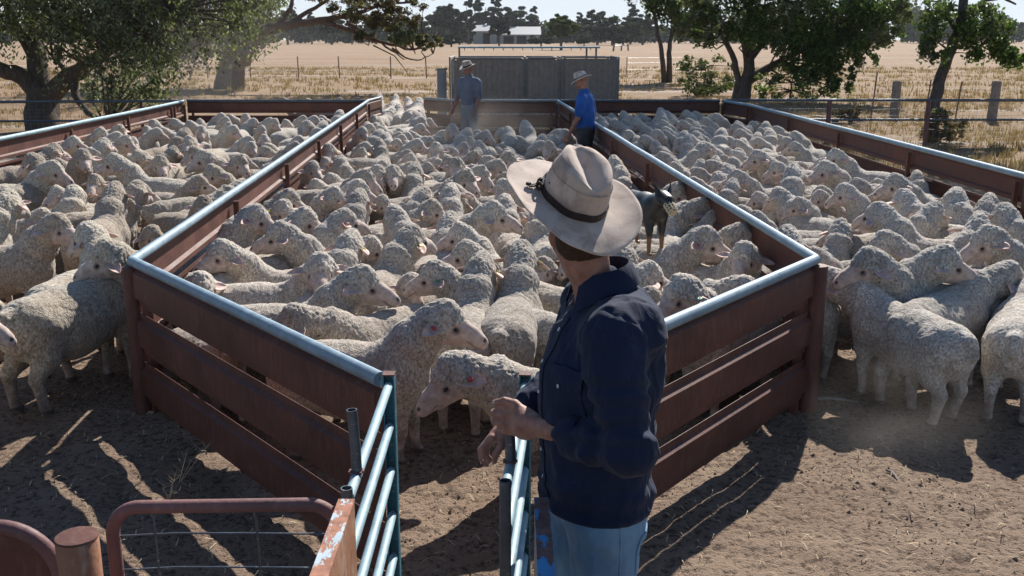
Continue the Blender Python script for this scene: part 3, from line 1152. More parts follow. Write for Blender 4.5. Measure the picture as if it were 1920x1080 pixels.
pipe_fence('pipe_fence', [(-16, 20.9), (-7.05, 21.6)], 'thin grey pipe fence with wire mesh in front of the big dark tree',
           [(-7.9, 21.5, .95, .035), (-11.2, 21.3, .95, .035), (-14.4, 21.05, .95, .035)], [(.955, .028), (.55, .024)])
pipe_fence('pipe_fence', [(4.6, 21.7), (24, 21.7)], 'grey pipe fence with wire mesh outside the right pen',
           [(6.82, 21.7, .95, .05), (8.95, 21.7, .95, .05), (12.6, 21.7, .95, .05), (16.5, 21.7, .95, .05)], [(.965, .030), (.55, .026)], postmat='rust_dark')


def wire_fence(label, posts, wires, name='wire_fence', wr=.004):
    o = Vector((posts[0][0], posts[0][1], 0))
    root = empty(name, o, label=label, cat='fence')
    for i, (x, y, h, r, kind, lean) in enumerate(posts):
        mb = MB()
        if kind == 'timber':
            pp = [(x - o.x + lean * z, y - o.y, z) for z in (-.1, h * .33, h * .66, h - .02, h)]
            mb.tube(pp, [r * 1.05, r, r * .97, r * .95, r * .8], 9)
            mb.build('timber_post', M['timber'], root)
        else:
            mb.tube([(x - o.x, y - o.y, -.1), (x - o.x + lean * h, y - o.y, h)], r, 5)
            mb.build('steel_post', M['rust_dark'], root)
    mb = MB()
    for z in wires:
        mb.tube([(p[0] - o.x, p[1] - o.y, z) for p in posts], wr, 3, False)
    mb.build('wires', M['grey_steel'], root)
    return root


def wp(px, py, h, r, kind, lean=0.0):
    q = P(px, py)
    return (q.x, q.y, h, r, kind, lean)


wire_fence('old wire fence with two thick weathered timber posts in the dry grass',
           [wp(1632, 226, 1.35, .022, 'steel', .06), wp(1676, 224, 1.08, .13, 'timber'), wp(1733, 227, 1.15, .022, 'steel', .07), wp(1790, 228, 1.1, .022, 'steel', .08), wp(1858, 229, 1.12, .13, 'timber', .04), wp(2010, 229, 1.1, .022, 'steel')],
           (.3, .6, .9))
wire_fence('distant line of thin steel pickets crossing the paddock beyond the trees',
           [wp(x, 147, 1.25, .035, 'steel', random.uniform(-.04, .04)) for x in (190, 255, 322, 390, 470, 560, 637, 733, 800)], (.4, .8, 1.1), wr=.006)
wire_fence('distant wire fence running out past the grey steel pens',
           [wp(x, y, 1.15, .03, 'steel', random.uniform(-.04, .04)) for x, y in ((1175, 143), (1297, 140), (1560, 143), (1844, 125), (1960, 125))], (.4, .8, 1.1), wr=.006)
wire_fence('short broken timber rail standing in the paddock near the treeline', [wp(1150, 96, 1.2, .18, 'timber', .1), wp(1165, 95, 1.0, .16, 'timber'), wp(1178, 95, 1.3, .16, 'timber', -.1)], (1.0,), wr=.1)


# ------------------------------------------------------------------ gates in the foreground
def bar_gate(label, p0, p1, zs, stub_t, stub_h, postmat='teal', hinge=True):
    """a pipe gate end-on: upright channel at p0, bars running to p1"""
    p0, p1 = Vector(p0), Vector(p1)
    root = empty('pipe_gate', p0, label=label, cat='gate')
    d = (p1 - p0)
    ang = math.atan2(d.y, d.x)
    R = Matrix.Rotation(ang, 3, 'Z')
    mb = MB()
    for sy in (-1, 1):
        mb.box(R @ Vector((-.024, sy * .020, 0)) + Vector((0, 0, .50)), (.048, .005, .98), R)
    mb.box(R @ Vector((-.0475, 0, 0)) + Vector((0, 0, .50)), (.004, .035, .98), R)
    mb.build('upright', M[postmat], root)
    MB().box(R @ Vector((-.024, 0, 0)) + Vector((0, 0, .993)), (.050, .047, .006), R).build('cap', M['rust'], root)
    for i, z in enumerate(zs):
        e = d if i else d * .99
        mb = MB()
        st = d.normalized() * -.012
        q = [st + Vector((0, 0, z + .006)), st * -.4 + Vector((0, 0, z)), e * .5 + Vector((0, 0, z - .004)), e + Vector((0, 0, z))]
        mb.tube(q, [.008, .0165, .0165, .0165], 14)
        mb.build('bar', M['galv_pale'], root, True)
    q = d * stub_t
    MB().tube([q + Vector((.002, 0, zs[0] + .012)), q + Vector((0, 0, zs[0] + stub_h * .5)), q + Vector((-.006, .0, zs[0] + stub_h))], .0165, 16, hollow=True).build('latch_pipe', M['dark_steel'], root, True)
    mb = MB()
    for k in range(9):
        a = 2 * math.pi * k / 9
        mb.box(q + Vector((.019 * math.cos(a), .019 * math.sin(a), zs[0] + .014)), (.009, .009, .008))
    mb.build('weld', M['rust_dark'], root)
    if hinge:
        MB().tube([d + Vector((0, -.02, 0)), d + Vector((0, -.02, .995))], .0175, 16, hollow=True).build('hinge_pipe', M['dark_steel'], root, True)
    for z in (.86, .55, .2):
        MB().box(R @ Vector((-.03, -.024, 0)) + Vector((0, 0, z)), (.03, .006, .05), R).build('lug', M[postmat], root)
    return root


bar_gate('open teal and silver pipe gate seen end-on beside the chipped pale beam', (-.476, 3.63, 0), (-.476, 2.66, 0), (.952, .784, .60, .41, .225, .07), .84, .215)
bar_gate('open teal and silver pipe gate held by the man in navy', (.050, 3.63, 0), (-.020, 2.71, 0), (.952, .784, .60, .41, .225, .07), .80, .17)


def beam(label, x0, x1, y0, y1, z, h, mtop, mside):
    o = Vector(((x0 + x1) / 2, y1, 0))
    root = empty('gate_beam', o, label=label, cat='steel beam')
    w_, L = x1 - x0, y1 - y0
    MB().box((0, -L / 2, z - .003), (w_, L, .006)).build('top_plate', M[mtop], root)
    MB().box((w_ / 2 - .004, -L / 2, z - .006 - h / 2), (.005, L - .004, h)).build('side_plate', M[mside], root)
    MB().box((-w_ / 2 + .004, -L / 2, z - .006 - h / 2), (.005, L - .004, h)).build('side_plate', M[mside], root)
    MB().box((0, -.004, z - .006 - h / 2), (w_ - .016, .004, h)).build('end_plate', M[mside], root)
    MB().box((0, -.06, (z - h) / 2), (w_ - .02, .06, z - h)).build('leg', M['rust'], root)
    return root


beam('rusty steel beam with chipped pale blue paint beside the curved pipe gate', -.486, -.440, 1.5, 2.56, 1.0, .24, 'pale_chip', 'rust_beam')
beam('rusty steel beam with chipped bright blue paint beside the jeans of the man in navy', .062, .104, 1.5, 2.58, .995, .24, 'blue_chip', 'grey_steel')
_o = empty('short_fence_post', (.135, 3.10, 0), label='rusty red steel upright behind the blue chipped beam', cat='fence post')
MB().box((0, 0, .48), (.07, .045, .96)).build('post', M['rust'], _o)
MB().box((0, 0, .965), (.074, .05, .006)).build('cap', M['rust_dark'], _o)


def rounded_frame(x0, x1, zt, r, y=0, z0=.06, n=10, dz=0.0):
    q = [(x0, y, z0), (x0, y, zt - r)]
    for k in range(1, n + 1):
        a = math.pi - (math.pi / 2) * k / n
        q.append((x0 + r + r * math.cos(a), y, zt - r + r * math.sin(a)))
    q.append(((x0 + x1) / 2, y, zt + dz))
    for k in range(n + 1):
        a = math.pi / 2 * (1 - k / n)
        q.append((x1 - r + r * math.cos(a), y, zt + 2 * dz - r + r * math.sin(a)))
    q.append((x1, y, z0))
    return q


_g = empty('curved_pipe_gate', (-.82, 2.60, 0), label='low curved maroon pipe gate filled with thin wire mesh', cat='gate')
MB().tube(rounded_frame(-.325, .325, .955, .085, dz=.004), .0195, 16).build('frame', M['rust_dark'], _g, True)
for x in (-.205, .088):
    MB().tube([(x, .0, .945), (x + .004, .003, .5), (x, 0, .08)], .0032, 7).build('wire', M['dark_steel'], _g, True)
    MB().tube([(x, -.004, .928), (x, -.004, .968)], .0058, 7).build('wire_knot', M['dark_steel'], _g, True)
for k in range(8):
    z = .868 - .108 * k
    MB().tube([(-.31, .004, z - .006), (-.15, .004, z + .003), (.05, .002, z + .004), (.31, .004, z)], .0030, 7).build('wire', M['dark_steel'], _g, True)
MB().tube([(-.325, 0, .06), (.325, 0, .06)], .0185, 12).build('bottom_rail', M['rust_dark'], _g, True)
_g = empty('sheeted_gate', (-1.66, 2.46, 0), label='maroon pipe gate with rounded corner and solid rusty sheet', cat='gate')
MB().tube(rounded_frame(-.42, .42, .965, .155), .021, 16).build('frame', M['rust_dark'], _g, True)
_sh = rounded_frame(-.405, .405, .945, .145, z0=.08)
_mb = MB(); _n = len(_sh)
_mb.add([(p[0], -.002, p[2]) for p in _sh] + [(p[0], .002, p[2]) for p in _sh], [tuple(range(_n)), tuple(reversed(range(_n, 2 * _n)))] + [(i, i + _n, (i + 1) % _n + _n, (i + 1) % _n) for i in range(_n)])
_mb.build('sheet', M['rust'], _g)
_g = empty('rusty_post', (-1.152, 2.395, 0), label='stout round rusty steel post with flat cap between the two curved gates', cat='post')
MB().lathe([(.0001, .968), (.052, .968), (.0545, .965), (.0545, -.05)], n=40).build('tube', M['rust_beam'], _g, True)
MB().lathe([(.0001, .9745), (.0535, .9745), (.0555, .972), (.0555, .969), (.0001, .9685)], n=40).build('cap', M['rust'], _g, True)


# ------------------------------------------------------------------ portable steel pens behind
def steel_panel(x0, x1, y, zt, root, rot=0.0, n=26, mat='grey_steel'):
    w_ = x1 - x0
    mb = MB()
    k = int(w_ / .075)
    vs, fs = [], []
    for i in range(2 * k + 1):
        x = x0 + .03 + (w_ - .06) * i / (2 * k)
        dy = .012 if (i // 1) % 4 in (0, 1) else -.012
        for z in (.12, zt - .05):
            vs.append((x, y + dy, z))
    m = len(vs)
    vs += [(a, b + .002, c) for a, b, c in vs]
    for i in range(2 * k):
        fs.append((2 * i, 2 * i + 2, 2 * i + 3, 2 * i + 1))
        fs.append((m + 2 * i + 1, m + 2 * i + 3, m + 2 * i + 2, m + 2 * i))
    mb.add(vs, fs)
    mb.build('corrugated_sheet', M[mat], root)
    MB().tube(rounded_frame(x0, x1, zt, .10, y - .01, .05), .024, 10).build('frame', M['pen_frame'], root, True)
    MB().tube([(x0, y - .01, .1), (x1, y - .01, .1)], .02, 8).build('bottom_bar', M['pen_frame'], root, True)


M['sheet'] = mat_galv('weathered_sheet_steel', (0.25, 0.215, 0.185), 0.1, 0.75)
_o = P(990, 234)
_sp = empty('steel_pens', (_o.x, _o.y, 0), label='grey portable sheep pens of ribbed steel sheet behind the back fence', cat='pen')
for a, b, zt, y in ((-2.02, -.12, 1.74, 0), (-.04, .82, 1.75, .05), (.92, 2.35, 1.77, 0)):
    steel_panel(a, b, y, zt, _sp, mat='sheet')
# side and rear panels
for (x, y0, y1) in ((-2.08, .05, 2.3), (2.40, .05, 2.3), (-.08, .08, 2.3), (.88, .08, 2.3)):
    MB().box((x, (y0 + y1) / 2, .92), (.012, y1 - y0, 1.60)).build('side_sheet', M['sheet'], _sp)
    MB().tube([(x, y0, .05), (x, y0, 1.76), (x, y1, 1.76), (x, y1, .05)], .024, 10).build('side_frame', M['pen_frame'], _sp, True)
for a, b in ((-2.0, .8), (.9, 2.35)):
    steel_panel(a, b, 2.35, 1.74, _sp, mat='sheet')
_r = empty('steel_rack', (_o.x, _o.y + 2.9, 0), label='long flat steel rail on thin legs above the grey pens', cat='rack')
MB().box((.06, 0, 2.0), (4.1, .70, .05)).build('deck', M['galv_pale'], _r)
for x in (-1.97, 1.75, 2.03):
    MB().tube([(x, .0, -.05), (x, 0, 1.98)], .028, 8).build('leg', M['pen_frame'], _r, True)
for k in range(14):
    MB().tube([(-1.8 + k * .28, -.33, 1.975), (-1.8 + k * .28, -.33, 1.92)], .014, 6).build('peg', M['dark_steel'], _r, True)
_t = P(838, 232)
_b = empty('white_panel', (_t.x - .1, _t.y - .3, 0), label='narrow pale sheet gate leaning at the end of the steel pens', cat='panel')
MB().box((0, 0, .72), (.35, .03, 1.42), Matrix.Rotation(.9, 3, 'Z')).build('sheet', M['roof'], _b)
MB().box((0, -.0, 1.46), (.40, .05, .05), Matrix.Rotation(.9, 3, 'Z')).build('top_bar', M['grey_steel'], _b)

# ------------------------------------------------------------------ trees
def unit(n):
    v = RNG.normal(size=(n, 3))
    return v / np.linalg.norm(v, axis=1, keepdims=True)


def leaf_faces(c, size, droop=0.0, ratio=.32):
    """one folded leaf (4 corners) at each centre"""
    n = len(c)
    d = unit(n)
    d[:, 2] = d[:, 2] * (1 - droop) - droop * 1.2
    d /= np.linalg.norm(d, axis=1, keepdims=True)
    s = np.cross(d, unit(n))
    s /= np.linalg.norm(s, axis=1, keepdims=True) + 1e-9
    L = (size * RNG.uniform(.6, 1.3, n))[:, None]
    nn = np.cross(d, s) * L * .08
    v = np.stack([c - d * L * .5, c + s * L * ratio + nn, c + d * L * .5, c - s * L * ratio + nn], 1).reshape(-1, 3)
    f = np.arange(n * 4).reshape(-1, 4)
    return v, f


def crown_points(blobs, density, hang=0.0):
    """blobs: (x,y,z,rx,ry,rz,n_sub): sub-clumps on the shell and inside of each blob; returns leaf centres and clump centres"""
    pts, cl = [], []
    for (x, y, z, rx, ry, rz, ns) in blobs:
        u = unit(ns)
        r = RNG.uniform(.35, 1.0, ns) ** .6
        c = np.array([x, y, z]) + u * r[:, None] * np.array([rx, ry, rz])
        cl.append(c)
        rr = (rx + ry + rz) / 3 * RNG.uniform(.16, .34, ns)
        k = int(density)
        p = unit(ns * k) * (RNG.uniform(0, 1, ns * k) ** .55)[:, None]
        p *= np.repeat(rr, k)[:, None] * np.array([1, 1, .7])
        if hang > 0:
            dn = RNG.uniform(0, 1, ns * k) ** 1.5 * hang
            # leaves gather along a few hanging strands
            key = (np.arange(ns * k) % 7) + np.repeat(np.arange(ns), k) * 7
            sx = _h(key, key * 0 + 3, key * 0) * 2 - 1
            sy = _h(key, key * 0 + 8, key * 0) * 2 - 1
            strand = np.stack([sx, sy, np.zeros(len(sx))], 1) * np.repeat(rr, k)[:, None] * .9
            m = RNG.uniform(0, 1, ns * k) < .55
            p[m] = strand[m] + RNG.normal(size=(m.sum(), 3)) * .05
            p[:, 2] -= dn * m
        pts.append(np.repeat(c, k, 0) + p)
    return np.concatenate(pts), np.concatenate(cl)


def tree(name, label, base, limbs, blobs, density, leaf, mats, bark, droop=.2, hang=0.0, ratio=.32, twig=.02, group=None, cat='tree', twigs=True):
    base = Vector(base)
    root = empty(name, base, label=label, cat=cat, group=group)
    mb = MB()
    nodes = []
    for (pts, r0, r1) in limbs:
        pts = [Vector(p) for p in pts]
        n = len(pts)
        # subdivide & jitter the limb
        q = []
        for a, b in zip(pts[:-1], pts[1:]):
            for k in range(3):
                t = k / 3
                w_ = (b - a).length * .035 if (k and len(q) > 2) else 0
                q.append(a.lerp(b, t) + Vector(RNG.normal(size=3)) * w_)
        q.append(pts[-1])
        rs = [r0 + (r1 - r0) * (i / (len(q) - 1)) ** .8 for i in range(len(q))]
        mb.tube(q, rs, 10)
        nodes += q[2:]
    P_, C_ = crown_points(blobs, density, hang)
    if twigs and nodes:
        N = np.array([tuple(v) for v in nodes])
        for c in C_:
            i = int(np.argmin(np.linalg.norm(N - c, axis=1) + .6 * np.maximum(0, N[:, 2] - c[2])))
            a, b = Vector(N[i]), Vector(c)
            if (b - a).length < .15: continue
            m = a.lerp(b, .5) + Vector(RNG.normal(size=3)) * (b - a).length * .10
            mb.tube([a, m, b], [twig * 1.8, twig * 1.1, twig * .5], 4, False)
    mb.build('trunk', bark, root, True)
    n = len(P_)
    if isinstance(mats, (list, tuple)):
        v, f = leaf_faces(P_, leaf, droop, ratio)
        sel = (fbm(P_ * .9, 2, 91) + RNG.uniform(-.12, .12, n) > .52).astype(int) if len(mats) > 1 else np.zeros(n, int)
        link('crown', fastmesh('crown', v, f, mats, False, sel), root)
    return root


def px_world(px, py, t):
    u = (px - 960) / FPX; v = (540 - py) / FPX
    return Vector((u * t, (math.cos(PITCH) + v * math.sin(PITCH)) * t, CAMZ + (-math.sin(PITCH) + v * math.cos(PITCH)) * t))


# big dark tree at the left
b = P(82, 246)
def L(px, py, t, o=b):
    return px_world(px, py, t) - Vector((o.x, o.y, 0))
t0 = 25.0
tree('willow_tree', 'big dark spreading tree with a forked trunk outside the left pen', (b.x, b.y, 0),
     [([(0, 0, -.2), (-.02, 0, .3), L(80, 200, t0), L(82, 168, t0)], .42, .40),
      ([L(80, 180, t0), L(45, 145, t0 - .2), L(-10, 125, t0 - .5), L(-90, 70, t0 - 1)], .30, .12),
      ([L(76, 175, t0), L(68, 110, t0), L(62, 40, t0 + .3), L(70, -60, t0 + .6), L(60, -190, t0 + .5)], .30, .09),
      ([L(60, 100, t0), L(30, 50, t0), L(5, -10, t0), L(-30, -120, t0)], .15, .05),
      ([L(92, 180, t0), L(130, 142, t0 - .3), L(180, 112, t0 - .6), L(232, 72, t0 - .9), L(270, 15, t0 - 1.0), L(300, -90, t0 - 1.2)], .27, .07),
      ([L(135, 140, t0 - .3), L(142, 180, t0 - .5), L(165, 212, t0 - .8), L(205, 232, t0 - 1.1)], .13, .05),
      ([L(230, 75, t0 - .9), L(270, 60, t0 - 1.5), L(330, 20, t0 - 2)], .10, .03),
      ([L(130, 142, t0 - .3), L(110, 118, t0 - .3), L(96, 90, t0 + .6)], .08, .03)],
     [(-1.2, 0, 4.2, 3.0, 2.6, 1.6, 100), (1.3, -.3, 4.3, 3.2, 2.6, 1.6, 120), (.1, 0, 7.2, 3.6, 3.2, 2.2, 50),
      (-.2, -.9, 3.0, 2.4, 1.2, .7, 60), (3.3, -1.6, 2.6, 1.4, .9, 1.3, 60), (2.4, -1.0, 3.3, 1.8, 1.3, .9, 56), (-2.2, -.6, 2.7, 1.5, 1.1, 1.1, 40), (2.9, -1.4, 1.5, 1.1, .5, .7, 24),
      (4.4, -.6, 3.2, 1.6, 1.2, 1.2, 50), (1.3, -1.2, 2.2, .8, .6, .5, 10)],
     66, .12, [M['leaf_a'], M['leaf_b']], M['bark'], .6, 1.0, .20, .018)

b = P(428, 166)
def L(px, py, t, o=b):
    return px_world(px, py, t) - Vector((o.x, o.y, 0))
t1 = 46.5
tree('pepper_tree', 'pale leafed tree with a thick flared trunk and long bare limb', (b.x, b.y, 0),
     [([(0, 0, -.3), (0, 0, .25), L(430, 140, t1), L(438, 108, t1), L(442, 60, t1)], .72, .42),
      ([L(438, 105, t1), L(410, 60, t1), L(370, 10, t1), L(330, -60, t1)], .36, .12),
      ([L(442, 80, t1), L(470, 40, t1), L(480, -40, t1), L(470, -120, t1)], .34, .10),
      ([L(400, 100, t1), L(350, 85, t1), L(300, 60, t1)], .16, .05)],
     [(-.8, 0, 4.3, 3.6, 3.4, 1.9, 130), (-3.4, -.6, 3.2, 2.4, 1.8, 1.4, 80), (1.3, -.6, 3.6, 1.3, 1.4, 1.4, 60), (0, 0, 7.6, 4.6, 4, 2.6, 60), (-2.2, -.8, 2.4, 1.8, 1.0, .9, 44), (.8, -1, 2.6, 1.2, .8, .8, 22)],
     95, .19, [M['leaf_b'], M['leaf_a']], M['bark_pale'], .55, 1.3, .22, .03)

# the long bare limbs reaching in from that tree's neighbour
b = P(446, 168)
def L(px, py, t, o=b):
    return px_world(px, py, t) - Vector((o.x, o.y, 0))
t2 = 43.0
tree('wattle_tree', 'gnarled tree with long bare limbs and brownish foliage reaching over the paddock', (b.x, b.y, 0),
     [([(0, 0, -.3), (0.1, 0, 1), L(462, 100, t2), L(484, 62, t2), L(512, 50, t2)], .30, .24),
      ([L(512, 52, t2), L(560, 43, t2), L(600, 38, t2), L(655, 30, t2), L(700, 40, t2), L(735, 55, t2)], .22, .08),
      ([L(520, 48, t2), L(545, 15, t2), L(552, -20, t2)], .14, .06),
      ([L(545, 42, t2), L(580, 20, t2), L(612, 2, t2), L(640, -20, t2)], .12, .05),
      ([L(600, 38, t2), L(650, 55, t2), L(680, 62, t2), L(720, 80, t2), L(760, 92, t2), L(800, 90, t2), L(830, 84, t2)], .13, .03),
      ([L(655, 45, t2), L(700, 72, t2), L(735, 95, t2), L(758, 112, t2)], .09, .02),
      ([L(735, 90, t2), L(760, 108, t2), L(790, 112, t2), L(812, 100, t2)], .05, .015),
      ([L(660, 30, t2), L(710, 10, t2), L(760, 5, t2), L(800, -10, t2)], .10, .03),
      ([L(700, 85, t2), L(740, 105, t2), L(758, 128, t2), L(770, 145, t2)], .035, .01)],
     [(L(690, 22, t2).x, -3, L(690, 22, t2).z, 1.5, 1.0, .55, 26), (L(745, 40, t2).x, -3, L(745, 40, t2).z, 1.1, .9, .5, 22), (L(770, 72, t2).x, -3, L(770, 72, t2).z, .8, .8, .32, 22),
      (L(812, 82, t2).x, -3, L(812, 78, t2).z, .6, .6, .35, 18), (L(700, 55, t2).x, -3, L(705, 68, t2).z, .7, .7, .25, 10), (L(640, -10, t2).x, -3, L(640, -10, t2).z, 1.8, 1.2, .5, 16), (L(770, -8, t2).x, -3, L(770, 0, t2).z, 1.4, 1.2, .6, 18)],
     90, .16, [M['leaf_d'], M['leaf_a']], M['bark_red'], .3, 0, .2, .02)

b = P(1250, 154)
def L(px, py, t, o=b):
    return px_world(px, py, t) - Vector((o.x, o.y, 0))
t3 = 52.0
tree('slender_gum', 'slender twin-trunked gum with bright green foliage', (b.x, b.y, 0),
     [([(-.1, 0, -.2), L(1243, 120, t3), L(1238, 80, t3), L(1228, 30, t3), L(1215, -40, t3)], .17, .07),
      ([(.15, 0, -.2), L(1255, 110, t3), L(1256, 80, t3), L(1268, 30, t3), L(1275, -40, t3)], .17, .07)],
     [(.4, 0, 3.9, 1.5, 1.3, 1.3, 44), (-1.0, 0, 5.0, 1.3, 1.2, 1.2, 34), (.3, 0, 6.8, 2.2, 1.8, 1.4, 36), (1.2, 0, 2.9, .7, .6, .6, 12), (-1.6, 0, 6.0, 1.0, 1, 1, 16)],
     85, .19, [M['leaf_far2'], M['leaf_c']], M['bark'], .4, .5, .28, .03)

b = P(1392, 190)
def L(px, py, t, o=b):
    return px_world(px, py, t) - Vector((o.x, o.y, 0))
t4 = 36.8
tree('green_tree', 'broad glossy green tree leaning over the fence outside the right pen', (b.x, b.y, 0),
     [([(0, 0, -.2), L(1397, 160, t4), L(1405, 130, t4), L(1400, 60, t4), L(1395, -60, t4), L(1400, -220, t4), L(1420, -520, t4)], .30, .08),
      ([L(1400, 152, t4), L(1440, 128, t4), L(1500, 95, t4), L(1560, 60, t4), L(1600, 0, t4)], .20, .06),
      ([(-.25, .2, -.2), L(1385, 150, t4), L(1372, 100, t4), L(1340, 40, t4), L(1320, -60, t4)], .16, .06),
      ([L(1405, 110, t4), L(1460, 40, t4), L(1500, -60, t4), L(1540, -180, t4)], .17, .06)],
     [(1.1, 0, 3.5, 2.6, 2.0, 1.6, 76), (3.6, -.4, 2.9, 2.0, 1.6, 1.3, 66), (2.4, -.6, 1.55, 1.1, .9, .65, 26), (4.6, -.6, 3.6, 1.1, 1.1, 1.2, 30), (-1.1, 0, 4.0, 1.4, 1.3, 1.2, 28),
      (1.6, 0, 6.6, 4.2, 3.6, 2.4, 80), (0.8, 0, 10.2, 4.0, 3.6, 2.6, 70), (1.0, 0, 13.2, 3.2, 3, 2, 60), (1.6, 0, 16.3, 3.4, 3.0, 2.2, 80), (3.8, 0, 14.5, 2.4, 2.4, 2.0, 50), (.6, -1, 18.6, 2.4, 2.2, 1.6, 40), (3.2, -1.2, 1.0, .5, .4, .5, 8), (.6, -.4, 2.6, 1.6, 1.2, .8, 30), (3.4, -.8, 1.9, 1.3, .9, .6, 30), (-1.6, -.4, 2.7, 1.0, .8, .6, 20)],
     100, .15, [M['leaf_c'], M['leaf_a']], M['bark'], .35, .35, .30, .025)

b = P(1752, 262)
def L(px, py, t, o=b):
    return px_world(px, py, t) - Vector((o.x, o.y, 0))
t5 = 22.7
tree('leaning_gum', 'tall leaning gum with a bare dark trunk beside the right-hand pipe fence', (b.x, b.y, 0),
     [([(0, 0, -.2), L(1748, 230, t5), L(1752, 190, t5), L(1765, 140, t5), L(1785, 90, t5), L(1800, 45, t5), L(1808, -10, t5), L(1800, -150, t5)], .16, .09),
      ([L(1802, 40, t5), L(1840, 5, t5), L(1880, -5, t5), L(1905, 8, t5)], .07, .02),
      ([L(1795, 60, t5), L(1770, 20, t5), L(1750, -40, t5)], .06, .03),
      ([L(1790, 75, t5), L(1840, 85, t5), L(1875, 100, t5)], .04, .012),
      ([L(1780, 95, t5), L(1760, 80, t5), L(1745, 100, t5)], .03, .01)],
     [(L(1770, 30, t5).x, 0, L(1770, 38, t5).z, .95, .7, .50, 40), (L(1830, 40, t5).x, 0, L(1830, 48, t5).z, .6, .6, .45, 22), (L(1885, 103, t5).x, 0, L(1885, 103, t5).z, .32, .28, .16, 12), (L(1740, 78, t5).x, 0, L(1740, 84, t5).z, .35, .3, .32, 11),
      (L(1850, 80, t5).x, 0, L(1856, 84, t5).z, .3, .3, .2, 9), (0.8, 0, 6.6, 2.4, 2.0, 1.6, 60), (0.9, 0, 8.6, 2.0, 2.0, 1.4, 40), (L(1815, 90, t5).x, 0, L(1815, 92, t5).z, .22, .2, .16, 6)],
     80, .10, [M['leaf_c'], M['leaf_a']], M['bark'], .5, .2, .26, .012)


def bush(label, px, py, t_, r, n, mat, leaf=.12, dens=60, hf=.8, name='bush'):
    q = P(px, py)
    return tree(name, label, (q.x, q.y, 0), [([(0, 0, -.1), (.05, 0, r * .5), (.1, 0, r * .9)], .03 * r, .01)],
                [(0, 0, r * hf * .75, r, r * .9, r * hf, n)], dens, leaf, mat, M['bark'], .1, 0, .3, .012, cat='bush')


bush('scrubby dry suckers round the foot of the leaning gum', 1762, 268, 22, .55, 26, [M['drybush'], M['leaf_a']], .09, 55, .9)
bush('pale green shrub behind the back fence near the steel pens', 1318, 180, 38, 1.3, 40, [M['leaf_far2'], M['leaf_b']], .14, 55, .75)
bush('low grey green shrub in the shade under the broad tree', 1480, 192, 36, 1.4, 30, [M['leaf_a'], M['leaf_c']], .14, 50, .55)
bush('small dark dead bush in the dry grass past the fence', 1590, 232, 27, .5, 14, [M['drybush']], .1, 50, .5)
bush('low tangled bush behind the pipe fence under the big dark tree', 215, 200, 33, 1.6, 26, [M['leaf_b'], M['leaf_a']], .14, 45, .45)


# far treeline
def far_tree_proto(kind, seed):
    st = RNG.get_state(); RNG.seed(seed)
    mb = MB()
    if kind == 'round':
        H = 10
        bl = [(0, 0, 6.4, 3.6, 3.2, 2.4, 20), (-1.8, 0, 5.2, 2.4, 2, 1.6, 9), (2.0, 0, 5.6, 2.2, 2, 1.7, 9), (.4, 0, 8.4, 2.2, 2, 1.5, 8)]
    elif kind == 'tall':
        H = 14
        bl = [(0, 0, 6, 2.1, 2, 3.0, 16), (.6, 0, 10, 1.9, 1.8, 2.6, 14), (-.9, 0, 8.5, 1.6, 1.6, 1.8, 8), (0.2, 0, 12.8, 1.3, 1.2, 1.5, 6)]
    elif kind == 'cypress':
        H = 15
        bl = [(0, 0, 4, 1.7, 1.6, 3.2, 16), (0, 0, 9, 1.5, 1.4, 3.4, 14), (.1, 0, 13, .9, .9, 2.2, 7)]
    else:
        H = 7
        bl = [(0, 0, 3.4, 4.0, 3.4, 2.0, 22), (2.4, 0, 2.4, 2.2, 2, 1.4, 9), (-2.6, 0, 2.6, 2.2, 2, 1.5, 9)]
    for i in range(4 if kind != 'cypress' else 1):
        e = (RNG.uniform(-2, 2), RNG.uniform(-1, 1), H * .8)
        mb.tube([(0, 0, -.3), (e[0] * .2, 0, H * .3), e], [.32 - .04 * i, .22, .05], 6)
    tr = mb.mesh('trunk', M['bark'], True)
    p, c = crown_points(bl, 90)
    v, f = leaf_faces(p, .85, .2, .45)
    crs = [fastmesh('crown', v, f, [m], False) for m in (M['leaf_far'], M['leaf_far2'])]
    RNG.set_state(st)
    return dict(tr=tr, cr=crs, H=H)


